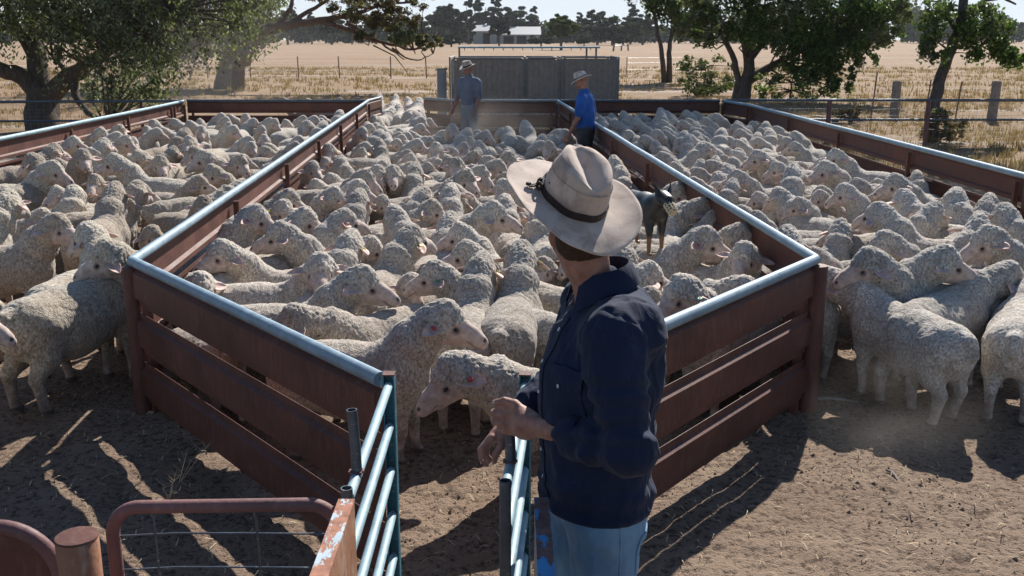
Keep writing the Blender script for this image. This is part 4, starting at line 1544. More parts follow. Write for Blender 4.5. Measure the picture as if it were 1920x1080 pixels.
PROTO = {k: [far_tree_proto(k, 100 + 7 * i + j) for j in range(2)] for i, k in enumerate(('round', 'tall', 'cypress', 'bushy'))}
ORD = ['first', 'second', 'third', 'fourth', 'fifth', 'sixth', 'seventh', 'eighth', 'ninth', 'tenth', 'eleventh', 'twelfth', 'thirteenth', 'fourteenth', 'fifteenth', 'sixteenth', 'seventeenth', 'eighteenth', 'nineteenth', 'twentieth']
FT = [  # px, top y, base y, kind, pale
    (540, 22, 84, 'round', 0), (585, 30, 83, 'tall', 0), (622, 34, 84, 'round', 0), (660, 22, 83, 'tall', 0), (705, 30, 83, 'round', 0), (748, 20, 83, 'tall', 0), (785, 34, 84, 'round', 0),
    (838, 14, 83, 'round', 0), (862, 26, 84, 'tall', 0), (879, 3, 83, 'cypress', 0), (903, 4, 82, 'tall', 0), (930, 2, 82, 'tall', 0), (968, 16, 82, 'round', 0), (1000, 16, 82, 'cypress', 0),
    (936, 36, 86, 'round', 0), (1052, 32, 94, 'round', 1), (1085, 30, 83, 'tall', 0), (1120, 24, 84, 'round', 0), (1150, 28, 85, 'bushy', 0), (1182, 16, 83, 'tall', 0), (1205, 30, 84, 'round', 0),
    (1300, 20, 82, 'round', 0), (1345, 26, 82, 'tall', 0), (1640, 14, 78, 'tall', 0), (1690, -6, 78, 'tall', 0), (1712, 16, 78, 'round', 0), (1735, 24, 77, 'tall', 0), (1772, 22, 77, 'round', 0),
    (1828, 26, 77, 'tall', 0), (1862, 14, 77, 'round', 0), (1902, 20, 77, 'tall', 0), (1945, 10, 77, 'round', 0), (345, 25, 84, 'round', 0), (250, 20, 84, 'tall', 0), (120, 20, 84, 'round', 0), (20, 10, 84, 'tall', 0),
    (846, 62, 88, 'bushy', 0), (1015, 62, 87, 'bushy', 0), (1095, 64, 86, 'bushy', 0), (492, 60, 86, 'bushy', 0), (1168, 62, 86, 'bushy', 0)]
DESC = {'round': 'rounded dark gum', 'tall': 'tall narrow gum', 'cypress': 'dark pointed cypress', 'bushy': 'low bushy tree'}


def far_trees():
    cnt = {}
    for (px, ty, by, kind, pale) in sorted(FT):
        q = P(px, by)
        dist = q.y
        if dist < 0 or dist > 900: continue
        top = px_world(px, ty, q.y / (math.cos(PITCH) + (540 - ty) / FPX * math.sin(PITCH)))
        zone = 'left of the farmhouse' if px < 880 else ('around the farmhouse' if px < 1100 else 'right of the farmhouse')
        k = (zone, kind, pale)
        cnt[k] = cnt.get(k, 0) + 1
        pr = PROTO[kind][cnt[k] % 2]
        lab = '%s %s in the far treeline %s, counted from the left' % (ORD[cnt[k] - 1], DESC[kind], zone)
        if pale: lab = 'single bright green round tree standing in the paddock before the far treeline'
        root = empty('far_tree', (q.x, q.y, 0), random.uniform(0, 6.28), label=lab, cat='tree', group=None if pale else 'trees of the far treeline')
        s = max(1.0, top.z) / pr['H'] * 1.1
        root.scale = (s * random.uniform(1.15, 1.6),) * 2 + (s,)
        link('trunk', pr['tr'], root); link('crown', pr['cr'][pale], root)


far_trees()
# the wood behind reads as one mass
def woodland():
    pts = []
    for x in np.arange(-330, 420, 3.2):
        h = RNG.uniform(6, 11.5) + (3.5 if x > 120 else 0)
        y = RNG.uniform(465, 540)
        n = 300
        p = unit(n) * (RNG.uniform(0, 1, n) ** .5)[:, None] * np.array([6, 5, h * .5]) + np.array([x + RNG.uniform(-3, 3), y, h * .52])
        pts.append(p)
    p = np.concatenate(pts)
    v, f = leaf_faces(p, 2.0, .1, .45)
    link('far_woodland', fastmesh('far_woodland', v, f, [M['leaf_far']], False), kind='stuff', label='dark belt of bush along the horizon')


woodland()


# farm buildings
def shed(label, px0, px1, py_base, h_eave, h_ridge, depth, name, openings, roofmat='roof', wallmat='wallwhite'):
    a, b_ = P(px0, py_base), P(px1, py_base)
    w_ = (b_.x - a.x)
    root = empty(name, ((a.x + b_.x) / 2, a.y, 0), label=label, cat='building')
    x = w_ / 2
    # walls
    xs = [-x]
    for (o0, o1) in openings: xs += [-x + w_ * o0, -x + w_ * o1]
    xs.append(x)
    mb = MB()
    for i in range(0, len(xs), 2):
        if xs[i + 1] - xs[i] > .05: mb.box(((xs[i] + xs[i + 1]) / 2, 0, h_eave / 2), (xs[i + 1] - xs[i], .2, h_eave))
    for i in range(1, len(xs) - 1, 2):
        mb.box(((xs[i] + xs[i + 1]) / 2, 0, h_eave * .93), (xs[i + 1] - xs[i], .18, h_eave * .14))
    mb.box((0, depth, h_eave / 2), (w_, .2, h_eave))
    for s in (-1, 1):
        mb.add([(s * x, .1, 0), (s * x, depth - .1, 0), (s * x, depth - .1, h_eave), (s * x, depth / 2, h_ridge - .1), (s * x, .1, h_eave),
                (s * (x - .2), .1, 0), (s * (x - .2), depth - .1, 0), (s * (x - .2), depth - .1, h_eave), (s * (x - .2), depth / 2, h_ridge - .1), (s * (x - .2), .1, h_eave)],
               [(0, 1, 2, 3, 4), (9, 8, 7, 6, 5), (0, 5, 6, 1), (1, 6, 7, 2), (2, 7, 8, 3), (3, 8, 9, 4), (4, 9, 5, 0)])
    mb.build('wall', M[wallmat], root)
    mb = MB()
    for s in (0, 1):
        y0 = -.8 if s == 0 else depth + .8
        mb.add([(-x - .6, y0, h_eave - .1), (x + .6, y0, h_eave - .1), (x + .6, depth / 2, h_ridge), (-x - .6, depth / 2, h_ridge),
                (-x - .6, y0, h_eave + .05), (x + .6, y0, h_eave + .05), (x + .6, depth / 2, h_ridge + .15), (-x - .6, depth / 2, h_ridge + .15)],
               [(0, 3, 2, 1), (4, 5, 6, 7), (0, 1, 5, 4), (1, 2, 6, 5), (3, 0, 4, 7)])
    mb.build('roof', M[roofmat], root)
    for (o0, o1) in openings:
        MB().box((-x + w_ * (o0 + o1) / 2, 1.2, h_eave * .43), (w_ * (o1 - o0) + .3, .1, h_eave * .86)).build('doorway', M['dark'], root)  # near-black sheet behind the opening, standing in for its inner shade
    return root


shed('white farm shed with pale roof and dark doorway far across the paddock', 887, 931, 82.5, 5.2, 7.6, 16, 'farm_shed', [(.42, .72)])
shed('low white farmhouse with pale roof and shaded verandah far across the paddock', 938, 1012, 82.5, 3.8, 7.0, 20, 'farmhouse', [(.08, .34), (.42, .66)])

# ------------------------------------------------------------------ people
def sdf_obj(name, prims, mat, parent, res=.010, k=None, smooth_it=1, disp=None, cuts=(), fine=(), attrs=None, local=None):
    lo = np.min([np.minimum(p['a'], p['b']) - max(p['ra'], p['rb']) * max(1, p['flat'][1] if p['flat'] else 1) for p in prims if not p['sub']], 0) - .02
    hi = np.max([np.maximum(p['a'], p['b']) + max(p['ra'], p['rb']) * max(1, p['flat'][1] if p['flat'] else 1) for p in prims if not p['sub']], 0) + .02
    axs = []
    for d in range(3):
        cutsx = sorted({lo[d], hi[d]} | {c for f in fine for c in (f[0][d], f[1][d]) if lo[d] < c < hi[d]})
        segs = []
        for a, b in zip(cutsx[:-1], cutsx[1:]):
            m = (a + b) / 2
            r = min([f[2] for f in fine if f[0][d] <= m <= f[1][d]] + [res])
            segs.append((a, b, r))
        axs.append(axis_of(segs))
    v, f = surface_nets(prims, *axs, cuts=cuts)
    v = relax(v, f, smooth_it, .5)
    if disp is not None:
        n = vnormals(v, f)
        v = v + n * disp(v, n)[:, None]
    at = attrs(v) if attrs else None
    me = fastmesh(name, v, f, [mat], True, None, at)
    o = link(name, me, parent)
    return o, v, f


def folds(amp, seed, sc=(9, 9, 5)):
    def g(v, n):
        p = v * np.array(sc) + 1.5 * np.stack([fbm(v * 4, 2, seed + 3)] * 3, 1)
        a = 1 - np.abs(vnoise(p, seed) * 2 - 1)
        b = 1 - np.abs(vnoise(p * 2.1 + 4, seed + 1) * 2 - 1)
        return (a ** 2 - .35) * amp + (b ** 2 - .35) * amp * .45
    return g


def hat_obj(parent, mat, M4, bx=.205, by=.185, ch=.118, curl=.04, dip=.035, crease=.030, band='leather', name='hat', fancy=False):
    nth = 96
    rows = []
    th = np.linspace(0, 2 * np.pi, nth, endpoint=False)
    ct, st = np.cos(th), np.sin(th)
    ax, ay = (.110, .092) if fancy else (.102, .084)
    sweat = []

    def crown(s, z, rs=1.0):
        # pinch the front of the crown towards the top
        pin = 1 - .22 * (z / ch) * np.clip(ct, 0, 1) ** 2 * np.abs(st) ** .5
        return ax * rs * ct, ay * rs * st * pin
    # top, from the centre of the crease outwards
    for u in np.linspace(.02, 1, 12):
        rs = .80 * u
        x, y = crown(0, ch, rs)
        ridge = ch + .006 * np.cos(th) * 0
        dent = crease * np.exp(-(y / .027) ** 2) * (1 - .55 * u ** 4)
        z = ch - dent - .020 * (1 - ct) * .5 * u + .004 * ct * u
        if u > .9: z = z - .004
        rows.append((x, y, z)); sweat.append(0 * th)
    for t in np.linspace(0, 1, 13)[1:]:
        rs = .80 + .20 * (1 - (1 - t) ** 2.4)
        zz = ch * (1 - t) - .004
        base = ch - .020 * (1 - ct) * .5 + .004 * ct - .004 - crease * np.exp(-(ay * .8 * st / .027) ** 2) * .45
        x, y = crown(0, max(0, zz), rs)
        dimple = 1 - .10 * np.exp(-((np.abs(th - .5) - 0) / .3) ** 2) * (1 - t) - .10 * np.exp(-((th - 5.78) / .3) ** 2) * (1 - t)
        z = base * (1 - t) ** 1.1 * 1.0 + 0 * th
        rows.append((x * dimple, y * dimple, z)); sweat.append(np.full(nth, float(np.exp(-((t - .8) / .16) ** 2))) * (.6 + .4 * np.cos(3 * th)))
    for t in np.linspace(0, 1, 15)[1:]:
        x = (ax + (bx - ax) * t) * ct * 1.0
        y = (ay + (by - ay) * t) * st
        z = curl * np.abs(st) ** 2.2 * t ** 2 - dip * np.abs(ct) ** 2 * t ** 1.5 + .005 * np.sin(3 * th + 1) * t ** 2 + .002 * np.sin(9 * th) * t ** 4
        rows.append((x, y, z)); sweat.append(0 * th)
    n_top = len(rows)
    ex, ey, ez = rows[-1]
    rows.append((ex * 1.008, ey * 1.008, ez - .002)); sweat.append(0 * th)
    for t in np.linspace(1, 0, 12):
        x = (ax + (bx - ax) * t) * ct * (1 - .004)
        y = (ay + (by - ay) * t) * st * (1 - .004)
        z = curl * np.abs(st) ** 2.2 * t ** 2 - dip * np.abs(ct) ** 2 * t ** 1.5 + .005 * np.sin(3 * th + 1) * t ** 2 + .002 * np.sin(9 * th) * t ** 4 - .0045
        rows.append((x, y, z)); sweat.append(0 * th)
    for t in (.3, .6):
        rows.append((ax * .93 * ct, ay * .93 * st, ch * t + 0 * th)); sweat.append(0 * th)
    v = np.concatenate([np.stack([r[0], r[1], r[2] + 0 * th], 1) for r in rows])
    sw = np.concatenate(sweat)
    v += (fbm(v * 14, 2, 60) - .5)[:, None] * np.array([0, 0, .006])
    v[:, :2] *= (1 + (fbm(v * 9 + 3, 2, 61) - .5) * .05)[:, None]
    f = []
    for i in range(len(rows) - 1):
        a = np.arange(nth); b = (a + 1) % nth
        f.append(np.stack([i * nth + a, (i + 1) * nth + a, (i + 1) * nth + b, i * nth + b], 1))
    f = np.concatenate(f)
    cen = len(v)
    v = np.concatenate([v, [[0, 0, ch - crease]]])
    a = np.arange(nth)
    tri = np.stack([np.full(nth, cen), a, (a + 1) % nth], 1)
    o = link(name, fastmesh(name, v, [f, tri], [M[mat]], True, None, {'sweat': np.append(sw, 0)}), parent)
    o.matrix_local = M4
    # band
    mb = MB()
    hb = .022 if fancy else .026
    n = 72
    vs, fs = [], []
    for k in range(n):
        a = 2 * math.pi * k / n
        for j, (rr, z) in enumerate(((1.035, .002), (1.05, .004), (1.045, hb), (1.015, hb + .002))):
            w_ = 1 + (.006 if (k % 2 and fancy) else 0)
            vs.append((ax * rr * w_ * math.cos(a), ay * rr * w_ * math.sin(a), z + (.0015 * math.sin(a * 7) if fancy else 0)))
    for k in range(n):
        k2 = (k + 1) % n
        for j in range(3):
            fs.append((k * 4 + j, k2 * 4 + j, k2 * 4 + j + 1, k * 4 + j + 1))
    mb.add(vs, fs)
    bo = mb.build('hat_band', M[band], o, True)
    if fancy:
        # plaited knot and tails at the side, vent holes
        mb = MB()
        a0 = 1.25
        c0 = Vector((ax * 1.06 * math.cos(a0), ay * 1.06 * math.sin(a0), .016))
        t_ = Vector((-math.sin(a0), math.cos(a0), 0)); o_ = Vector((math.cos(a0), math.sin(a0), 0))
        q = [c0 + t_ * .018 * math.sin(s) + o_ * .006 * (1 + math.cos(2 * s)) + Vector((0, 0, .010 * math.sin(2 * s))) for s in np.linspace(0, 6.28, 17)]
        mb.tube(q, .0042, 7)
        mb.tube([c0 + o_ * .006, c0 + o_ * .020 + Vector((0, 0, -.008)), c0 + o_ * .036 + t_ * .006 + Vector((0, 0, -.008))], [.005, .0035, .003], 6)
        mb.tube([c0 + o_ * .006, c0 + o_ * .018 + t_ * .008 + Vector((0, 0, -.006)), c0 + o_ * .034 + t_ * .018 + Vector((0, 0, -.005))], [.005, .0035, .003], 6)
        mb.tube([c0 + o_ * .032 + t_ * .004 + Vector((0, 0, -.006)), c0 + o_ * .042 + t_ * .010 + Vector((0, 0, -.004))], [.0065, .005], 6)
        mb.build('knot', M['leather'], bo, True)
        bv = BVHTree.FromPolygons([Vector(p) for p in v], [tuple(int(i) for i in q) for q in f])
        for (aa, z) in ((1.05, .062), (.80, .070), (1.55, .045), (-1.05, .062), (-.8, .07), (-1.55, .045)):
            d = Vector((math.cos(aa), math.sin(aa), 0))
            hit = bv.ray_cast(Vector((0, 0, z)) + d * .3, -d)
            if hit[0]:
                e = link('vent_hole', MB().lathe([(.0001, .0006), (.0030, .0006), (.0032, 0)], n=10).mesh('vent_hole', M['dark'], True), o)
                e.matrix_local = Matrix.Translation(hit[0] + hit[1] * .0004) @ hit[1].to_track_quat('Z', 'Y').to_matrix().to_4x4()
    return o


def basis(f, up_hint=(0, 0, 1), org=(0, 0, 0)):
    f = Vector(f).normalized(); s = Vector(up_hint).cross(f).normalized(); u = f.cross(s)
    return Matrix([[f.x, s.x, u.x, org[0]], [f.y, s.y, u.y, org[1]], [f.z, s.z, u.z, org[2]], [0, 0, 0, 1]])


def head_prims(c, f, hair=False):
    """c centre of skull, f facing (unit). """
    f = np.array(f, float); f /= np.linalg.norm(f)
    s = np.cross([0, 0, 1], f); s /= np.linalg.norm(s)
    u = np.cross(f, s)
    q = lambda x, y, z: np.array(c) + f * x + s * y + u * z
    pr = [cone(q(-.025, 0, .02), q(.015, 0, .025), .088, .080, .03, (s, .88)),
          cone(q(.035, 0, -.03), q(.050, 0, -.085), .060, .034, .03),
          cone(q(.00, .0, -.05), q(.045, 0, -.095), .058, .030, .03),
          cone(q(.086, 0, .005), q(.110, 0, -.032), .010, .014, .012),
          cone(q(.090, 0, -.034), q(.098, 0, -.034), .016, .012, .01),
          cone(q(.080, 0, -.066), q(.086, 0, -.067), .016, .013, .010, (s, 1.6)),
          cone(q(.075, -.028, .022), q(.075, .028, .022), .016, .016, .015)]
    for e in (-1, 1):
        pr += [cone(q(.082, e * .032, .000), q(.094, e * .032, .000), .012, .012, .006, None, True),
               cone(q(.060, e * .048, -.025), q(.068, e * .040, -.03), .022, .018, .02),
               cone(q(-.012, e * .078, .006), q(-.010, e * .086, -.004), .020, .014, .008, (f, 1.1)),
               cone(q(-.012, e * .078, -.018), q(-.010, e * .082, -.026), .012, .009, .008)]
    return pr, q


def arm(sh, el, wr, r=(.052, .040, .027)):
    return [cone(sh, el, r[0], r[1], .02), cone(el, (np.array(el) * .6 + np.array(wr) * .4), r[1], r[1] * .98, .02), cone((np.array(el) * .6 + np.array(wr) * .4), wr, r[1] * .98, r[2], .02)]


def simple_hand(wr, d, curl_dir, thumb_dir):
    """relaxed hand hanging from a wrist: d = pointing direction, curl_dir = palm side"""
    wr, d, c, t = (np.array(a, float) for a in (wr, d, curl_dir, thumb_dir))
    d /= np.linalg.norm(d); c /= np.linalg.norm(c); t /= np.linalg.norm(t)
    pr = [cone(wr, wr + d * .08, .026, .030, .015, (c, .6))]
    for i, (L_, o) in enumerate(((.075, .030), (.085, .010), (.078, -.010), (.062, -.028))):
        a = wr + d * .085 + t * o
        b = a + d * L_ * .5 + c * .008
        e = b + d * L_ * .35 + c * .028
        pr += [cone(a, b, .0100, .0090, .004), cone(b, e, .0090, .0078, .004)]
    a = wr + d * .03 + t * .024
    b = a + d * .04 + t * .02 + c * .01
    pr += [cone(a, b, .013, .011, .008), cone(b, b + d * .032 + c * .006, .011, .009, .004)]
    return pr


def eyes(q, f, parent):
    for e in (-1, 1):
        p = q(.084, e * .032, .0)
        o = link('eye', MB().lathe([(.0001, .010), (.005, .0085), (.0085, .004), (.009, 0), (.0085, -.004), (.0001, -.010)], n=12).mesh('eye', M['eye'], True), parent)
        o.location = p


# --- two men further back -------------------------------------------------------
def far_man(loc, yaw, label, shirt, trousers, hatmat, band, head_yaw=0, head_down=.1, arms=None, lean=0.0, H=1.78, sleeve=.62, tuck=True):
    root = empty('person', loc, math.radians(yaw), label=label, cat='person')
    s = H / 1.80
    Z = lambda z: z * s
    X = lambda z: lean * max(0, z - .95)
    ha = math.radians(head_yaw)
    hf = (math.cos(ha) * math.cos(head_down), math.sin(ha) * math.cos(head_down), -math.sin(head_down))
    hc = (X(1.66) + .01 + .02 * math.cos(ha), .02 * math.sin(ha), Z(1.665))
    pr, q = head_prims(hc, hf)
    pr += [cone((X(1.45) - .01, 0, Z(1.42)), (X(1.58), 0, Z(1.60)), .062, .052, .03)]
    pr += [cone((X(1.0), 0, Z(.98)), (X(1.35), 0, Z(1.32)), .115, .13, .05, ((0, 1, 0), 1.25))]
    arms = arms or [((X(1.42), .19, Z(1.40)), (-.02, .25, Z(1.12)), (.05, .25, Z(.88))), ((X(1.42), -.19, Z(1.40)), (-.02, -.25, Z(1.12)), (.05, -.25, Z(.88)))]
    for i, (sh, el, wr) in enumerate(arms):
        pr += arm(sh, el, wr)
        d = np.array(wr) - np.array(el)
        pr += simple_hand(wr, d, (0, -1 if i == 0 else 1, 0) if abs(d[1]) < .2 else (0, 0, -1), (1, 0, .2))
    for e in (-1, 1):
        pr += [cone((0, e * .09, Z(.92)), (.01, e * .10, Z(.50)), .085, .055, .03), cone((.01, e * .10, Z(.50)), (-.01, e * .11, Z(.10)), .052, .035, .02)]
    body, v, f = sdf_obj('body', pr, M['skin'], root, .013, fine=[((-.3, -.6, 1.50), (.4, .6, 1.8), .008)])
    eyes(q, hf, body)
    # shirt
    sp = [cone((X(1.0), 0, Z(.95)), (X(1.2), 0, Z(1.15)), .135, .135, .05, ((0, 1, 0), 1.28)), cone((X(1.2), 0, Z(1.15)), (X(1.38), 0, Z(1.36)), .135, .130, .05, ((0, 1, 0), 1.42)),
          cone((X(1.45), -.15, Z(1.43)), (X(1.45), .15, Z(1.43)), .070, .070, .05), cone((X(1.45), 0, Z(1.46)), (X(1.5), 0, Z(1.52)), .085, .066, .03)]
    for (sh, el, wr) in arms:
        e2 = np.array(sh) + (np.array(el) - np.array(sh)) * sleeve / .62
        sp += [cone(sh, e2, .078, .066, .03)]
    so, _, _ = sdf_obj('shirt', sp, M[shirt], root, .011, disp=folds(.012, 31), cuts=[(2, Z(.90) if not tuck else Z(.955), 1)])
    mb = MB().lathe([(.064, -.012), (.066, .018), (.070, .030), (.082, .012), (.088, -.012), (.084, -.012), (.078, .006)], (X(1.52) + .005, 0, Z(1.525)), 20)
    mb.build('collar', M[shirt], so, True)
    tp = []
    tp += [cone((0, -.05, Z(.92)), (0, .05, Z(.92)), .125, .125, .05, ((0, 1, 0), 1.05))]
    for e in (-1, 1):
        tp += [cone((0, e * .085, Z(.88)), (.01, e * .10, Z(.50)), .105, .078, .04), cone((.01, e * .10, Z(.50)), (-.01, e * .11, Z(.07)), .078, .066, .03)]
    sdf_obj('trousers', tp, M[trousers], root, .013, disp=folds(.010, 41), cuts=[(2, Z(1.00), -1), (2, .06, 1)])
    MB().lathe([(.128, 0), (.134, .002), (.134, .034), (.128, .036)], (0, 0, Z(.955)), 28).build('belt', M['leather'], root, True).scale = (1, 1.22, 1)
    for e in (-1, 1):
        sdf_obj('boot', [cone((-.02, e * .11, .05), (.14, e * .115, .035), .045, .038, .03), cone((-.02, e * .11, .05), (-.02, e * .11, .18), .045, .045, .03)], M['boot'], root, .011, cuts=[(2, 0.0, 1)])
    m = basis(hf, (0, 0, 1), tuple(np.array(q(-.008, 0, .052))))
    hat_obj(root, hatmat, m, .175, .162, .120, .020, .018, .022, band)
    return root


M2 = P(884, 252)
far_man((-.86, 20.35, 0), -118, 'man in faded blue shirt and tan hat standing in the dust by the back fence', 'fadedblue', 'jeanlight', 'hat_tan', 'leather', head_yaw=-25, head_down=.35, H=1.80, sleeve=.60,
        arms=[((.0, .19, 1.40), (.03, .25, 1.12), (.12, .22, .86)), ((.0, -.19, 1.40), (-.03, -.26, 1.13), (.12, -.30, .88))])
far_man((1.135, 15.45, 0), 160, 'man in bright blue shirt and white hat leaning on the dividing fence', 'blue', 'trouser', 'hat_white', 'band_blue', head_yaw=10, head_down=.42, H=1.74, lean=.06, sleeve=.46, tuck=False,
        arms=[((.02, .18, 1.36), (.06, .25, 1.08), (.20, .20, .84)), ((.02, -.18, 1.36), (-.05, -.26, 1.10), (.06, -.27, .86))])


# --- the man in navy ------------------------------------------------------------
def main_man():
    ox, oy = .250, 2.80
    root = empty('person', (ox, oy, 0), label='man in navy shirt, jeans and big pale felt hat leaning on the open gate', cat='person')
    phi = math.radians(197)
    F = np.array([math.cos(phi), math.sin(phi), 0]); Lf = np.array([-math.sin(phi), math.cos(phi), 0])
    W = lambda x, y, z: np.array([x - ox, y - oy, z])
    G = lambda f, l, z: F * f + Lf * l + np.array([0, 0, z])
    hf = np.array([-.22, .95, -.16]); hf /= np.linalg.norm(hf)
    hc = W(.196, 2.812, 1.700)
    pr, q = head_prims(hc, hf)
    pr += [cone(G(-.005, 0, 1.44), W(.215, 2.79, 1.645), .062, .054, .03), cone(W(.215, 2.79, 1.62), q(.03, 0, -.05), .056, .050, .03)]
    pr += [cone(G(0, 0, .95), G(0, 0, 1.32), .115, .125, .05, (Lf, 1.22))]
    # arms: near (his left) and far (his right)
    shL, elL, wrL = W(.275, 2.615, 1.450), W(.318, 2.515, 1.170), W(.066, 2.765, 1.137)
    shR, elR, wrR = W(.25, 2.975, 1.455), W(.19, 3.115, 1.17), W(.000, 3.000, 1.055)
    pr += arm(shL, elL, wrL, (.052, .043, .029)) + arm(shR, elR, wrR, (.052, .042, .028))
    # near hand: a fist closed over the gate's latch pipe
    kn = [W(-.012, 2.852, 1.160), W(-.022, 2.845, 1.138), W(-.021, 2.838, 1.114), W(-.012, 2.832, 1.092)]
    pr += [cone(wrL, W(.038, 2.792, 1.130), .030, .036, .02, ((0, 0, 1), 1.1)), cone(W(.045, 2.790, 1.140), (kn[0] + kn[1]) / 2 + np.array([.016, -.004, -.002]), .034, .024, .02),
           cone(W(.045, 2.785, 1.118), (kn[2] + kn[3]) / 2 + np.array([.018, -.004, .004]), .032, .024, .02)]
    for i, k_ in enumerate(kn):
        L_ = (1.0, 1.08, 1.0, .84)[i]
        r = (.0112, .0115, .0110, .0100)[i]
        p1 = k_ + np.array([-.030, .022, -.004]) * L_
        p2 = p1 + np.array([-.002, .027, -.006]) * L_
        p3 = p2 + np.array([.020, .012, -.004]) * L_
        pr += [cone(k_ + np.array([.02, -.008, 0]), k_, r * 1.15, r * 1.22, .008), cone(k_, p1, r * 1.18, r, .003), cone(p1, p2, r * 1.02, r * .93, .003), cone(p2, p3, r * .93, r * .8, .003)]
    t0_, t1_, t2_, t3_ = W(.040, 2.800, 1.155), W(.010, 2.824, 1.180), W(-.022, 2.840, 1.186), W(-.052, 2.852, 1.176)
    pr += [cone(t0_, t1_, .020, .0155, .015), cone(t1_, t2_, .0145, .0125, .004), cone(t2_, t3_, .0122, .0095, .003)]
    # far hand hanging loosely past the gate
    pa = W(-.040, 2.985, 1.022)
    pr += [cone(wrR, pa, .028, .026, .015)]
    kr = [W(-.064, 2.955, 1.018), W(-.072, 2.968, 1.008), W(-.070, 2.985, .998), W(-.062, 3.000, .990)]
    for i, k_ in enumerate(kr):
        L_ = (1.0, 1.06, 1.0, .8)[i]
        r = (.0108, .0110, .0105, .0095)[i]
        p1 = k_ + np.array([-.026, -.006, -.030]) * L_
        p2 = p1 + np.array([.002, -.004, -.030]) * L_
        p3 = p2 + np.array([.014, -.002, -.016]) * L_
        pr += [cone(pa + (k_ - pa) * .4, k_, .017, r * 1.2, .012), cone(k_, p1, r * 1.15, r, .003), cone(p1, p2, r, r * .92, .003), cone(p2, p3, r * .92, r * .8, .003)]
    pr += [cone(W(-.020, 2.968, 1.028), W(-.034, 2.938, 1.000), .018, .014, .012), cone(W(-.034, 2.938, 1.000), W(-.052, 2.928, .972), .0135, .0115, .004), cone(W(-.052, 2.928, .972), W(-.056, 2.926, .950), .0115, .0095, .003)]
    for e in (-1, 1):
        pr += [cone(G(0, e * .09, .90), G(.02, e * .11, .50), .085, .06, .03), cone(G(.02, e * .11, .50), G(-.02, e * .12, .10), .055, .036, .02)]
    fineL = (W(-.075, 2.755, 1.06), W(.10, 2.925, 1.205), .0036)
    fineR = (W(-.115, 2.910, .90), W(.01, 3.03, 1.06), .0040)

    def kn_disp(v, n):
        return (fbm(v * 70, 2, 17) - .5) * .0022
    body, v, f = sdf_obj('body', pr, M['skin'], root, .011, fine=[fineL, fineR], disp=kn_disp)
    eyes(q, hf, body)
    # nails
    for (p, d) in ((t3_, (-.4, -.75, .5)), (kr[0] + np.array([-.020, -.014, -.068]), (-.9, -.4, 0)), (kr[1] + np.array([-.020, -.014, -.072]), (-.9, -.4, 0))):
        d = Vector(d).normalized()
        nl = link('nail', MB().lathe([(.0001, .0012), (.0045, .0008), (.0052, 0)], n=10).mesh('nail', M['ear'], True), body)
        nl.matrix_local = Matrix.Translation(Vector(p) + d * .0088) @ d.to_track_quat('Z', 'Y').to_matrix().to_4x4()
    # hair under the hat
    hp = [cone(q(-.022, 0, .0), q(-.005, 0, .0), .087, .084, .03, (np.cross([0, 0, 1], hf), .92)), cone(q(-.050, -.03, -.005), q(-.050, .03, -.005), .046, .046, .03)]
    sdf_obj('hair', hp, M['hair'], root, .007, disp=lambda v, n: (fbm(v * np.array([90, 90, 22]), 2, 5) - .5) * .006, cuts=[(2, 1.752, -1)])

    # shirt: loose body with yoke, folds gathering at the waist
    sp = [cone(G(-.006, 0, .84), G(.0, 0, 1.10), .166, .152, .05, (Lf, 1.22)), cone(G(.0, 0, 1.10), G(-.01, 0, 1.30), .150, .150, .06, (Lf, 1.16)),
          cone(G(-.01, 0, 1.30), G(-.02, 0, 1.38), .150, .125, .06, (Lf, 1.32)),
          cone(G(-.025, -.145, 1.465), G(-.025, .145, 1.465), .078, .078, .06), cone(G(-.03, 0, 1.475), G(-.005, 0, 1.55), .095, .062, .04),
          cone(G(.085, -.05, 1.20), G(.075, .05, 1.22), .060, .060, .06), cone(G(-.085, 0, 1.28), G(-.095, 0, 1.40), .080, .078, .06, (Lf, 1.7)), cone(G(-.06, -.13, 1.47), G(-.06, .13, 1.47), .078, .078, .06)]
    cuffL = wrL + (elL - wrL) * .44
    cuffR = wrR + (elR - wrR) * .35
    slv = []
    for sh, el, cu in ((shL, elL, cuffL), (shR, elR, cuffR)):
        mid = (sh + el) / 2
        sp += [cone(sh + np.array([0, .01 if sh is shL else -.01, 0]), sh + (mid - sh) * .25, .080, .070, .05)]
        slv.append([cone(sh, sh + (mid - sh) * .5, .082, .078, .04), cone(sh + (mid - sh) * .5, mid, .078, .071, .04), cone(mid, el, .071, .066, .03),
                    cone(el, el + (cu - el) * .5, .066, .062, .022), cone(el + (cu - el) * .5, cu, .061, .057, .02)])

    def sh_disp(v, n):
        z = v[:, 2]
        r = folds(.015, 71, (9, 9, 4))(v, n) + folds(.006, 75, (22, 22, 11))(v, n)
        # creases fanning from the elbow and long pulls from shoulder to waist
        pull = np.sin((v @ F) * 26 + (v @ Lf) * 12 + z * 11 + 3 * fbm(v * 3, 2, 7))
        r += .0045 * pull * sstep(1.45, 1.25, z) * sstep(.84, 1.0, z)
        r += .006 * np.sin(z * 75 + 3 * fbm(v * 5, 2, 9) * 3) * sstep(1.02, .92, z)
        # yoke seam across the back and shoulder
        r -= .004 * np.exp(-((z - 1.385 - .02 * np.sin(v[:, 0] * 8)) / .004) ** 2) * ((v @ F) < .02)
        # armhole seam
        lv = v @ Lf
        r -= .0035 * np.exp(-((np.abs(lv) - .175 - .02 * (1.4 - z)) / .004) ** 2) * (z > 1.22)
        return r * sstep(.878, .905, z)
    hem = lambda: None
    shirt, sv, sf = sdf_obj('shirt', sp, M['navy'], root, .0078, disp=sh_disp, cuts=[(2, .880, 1)])
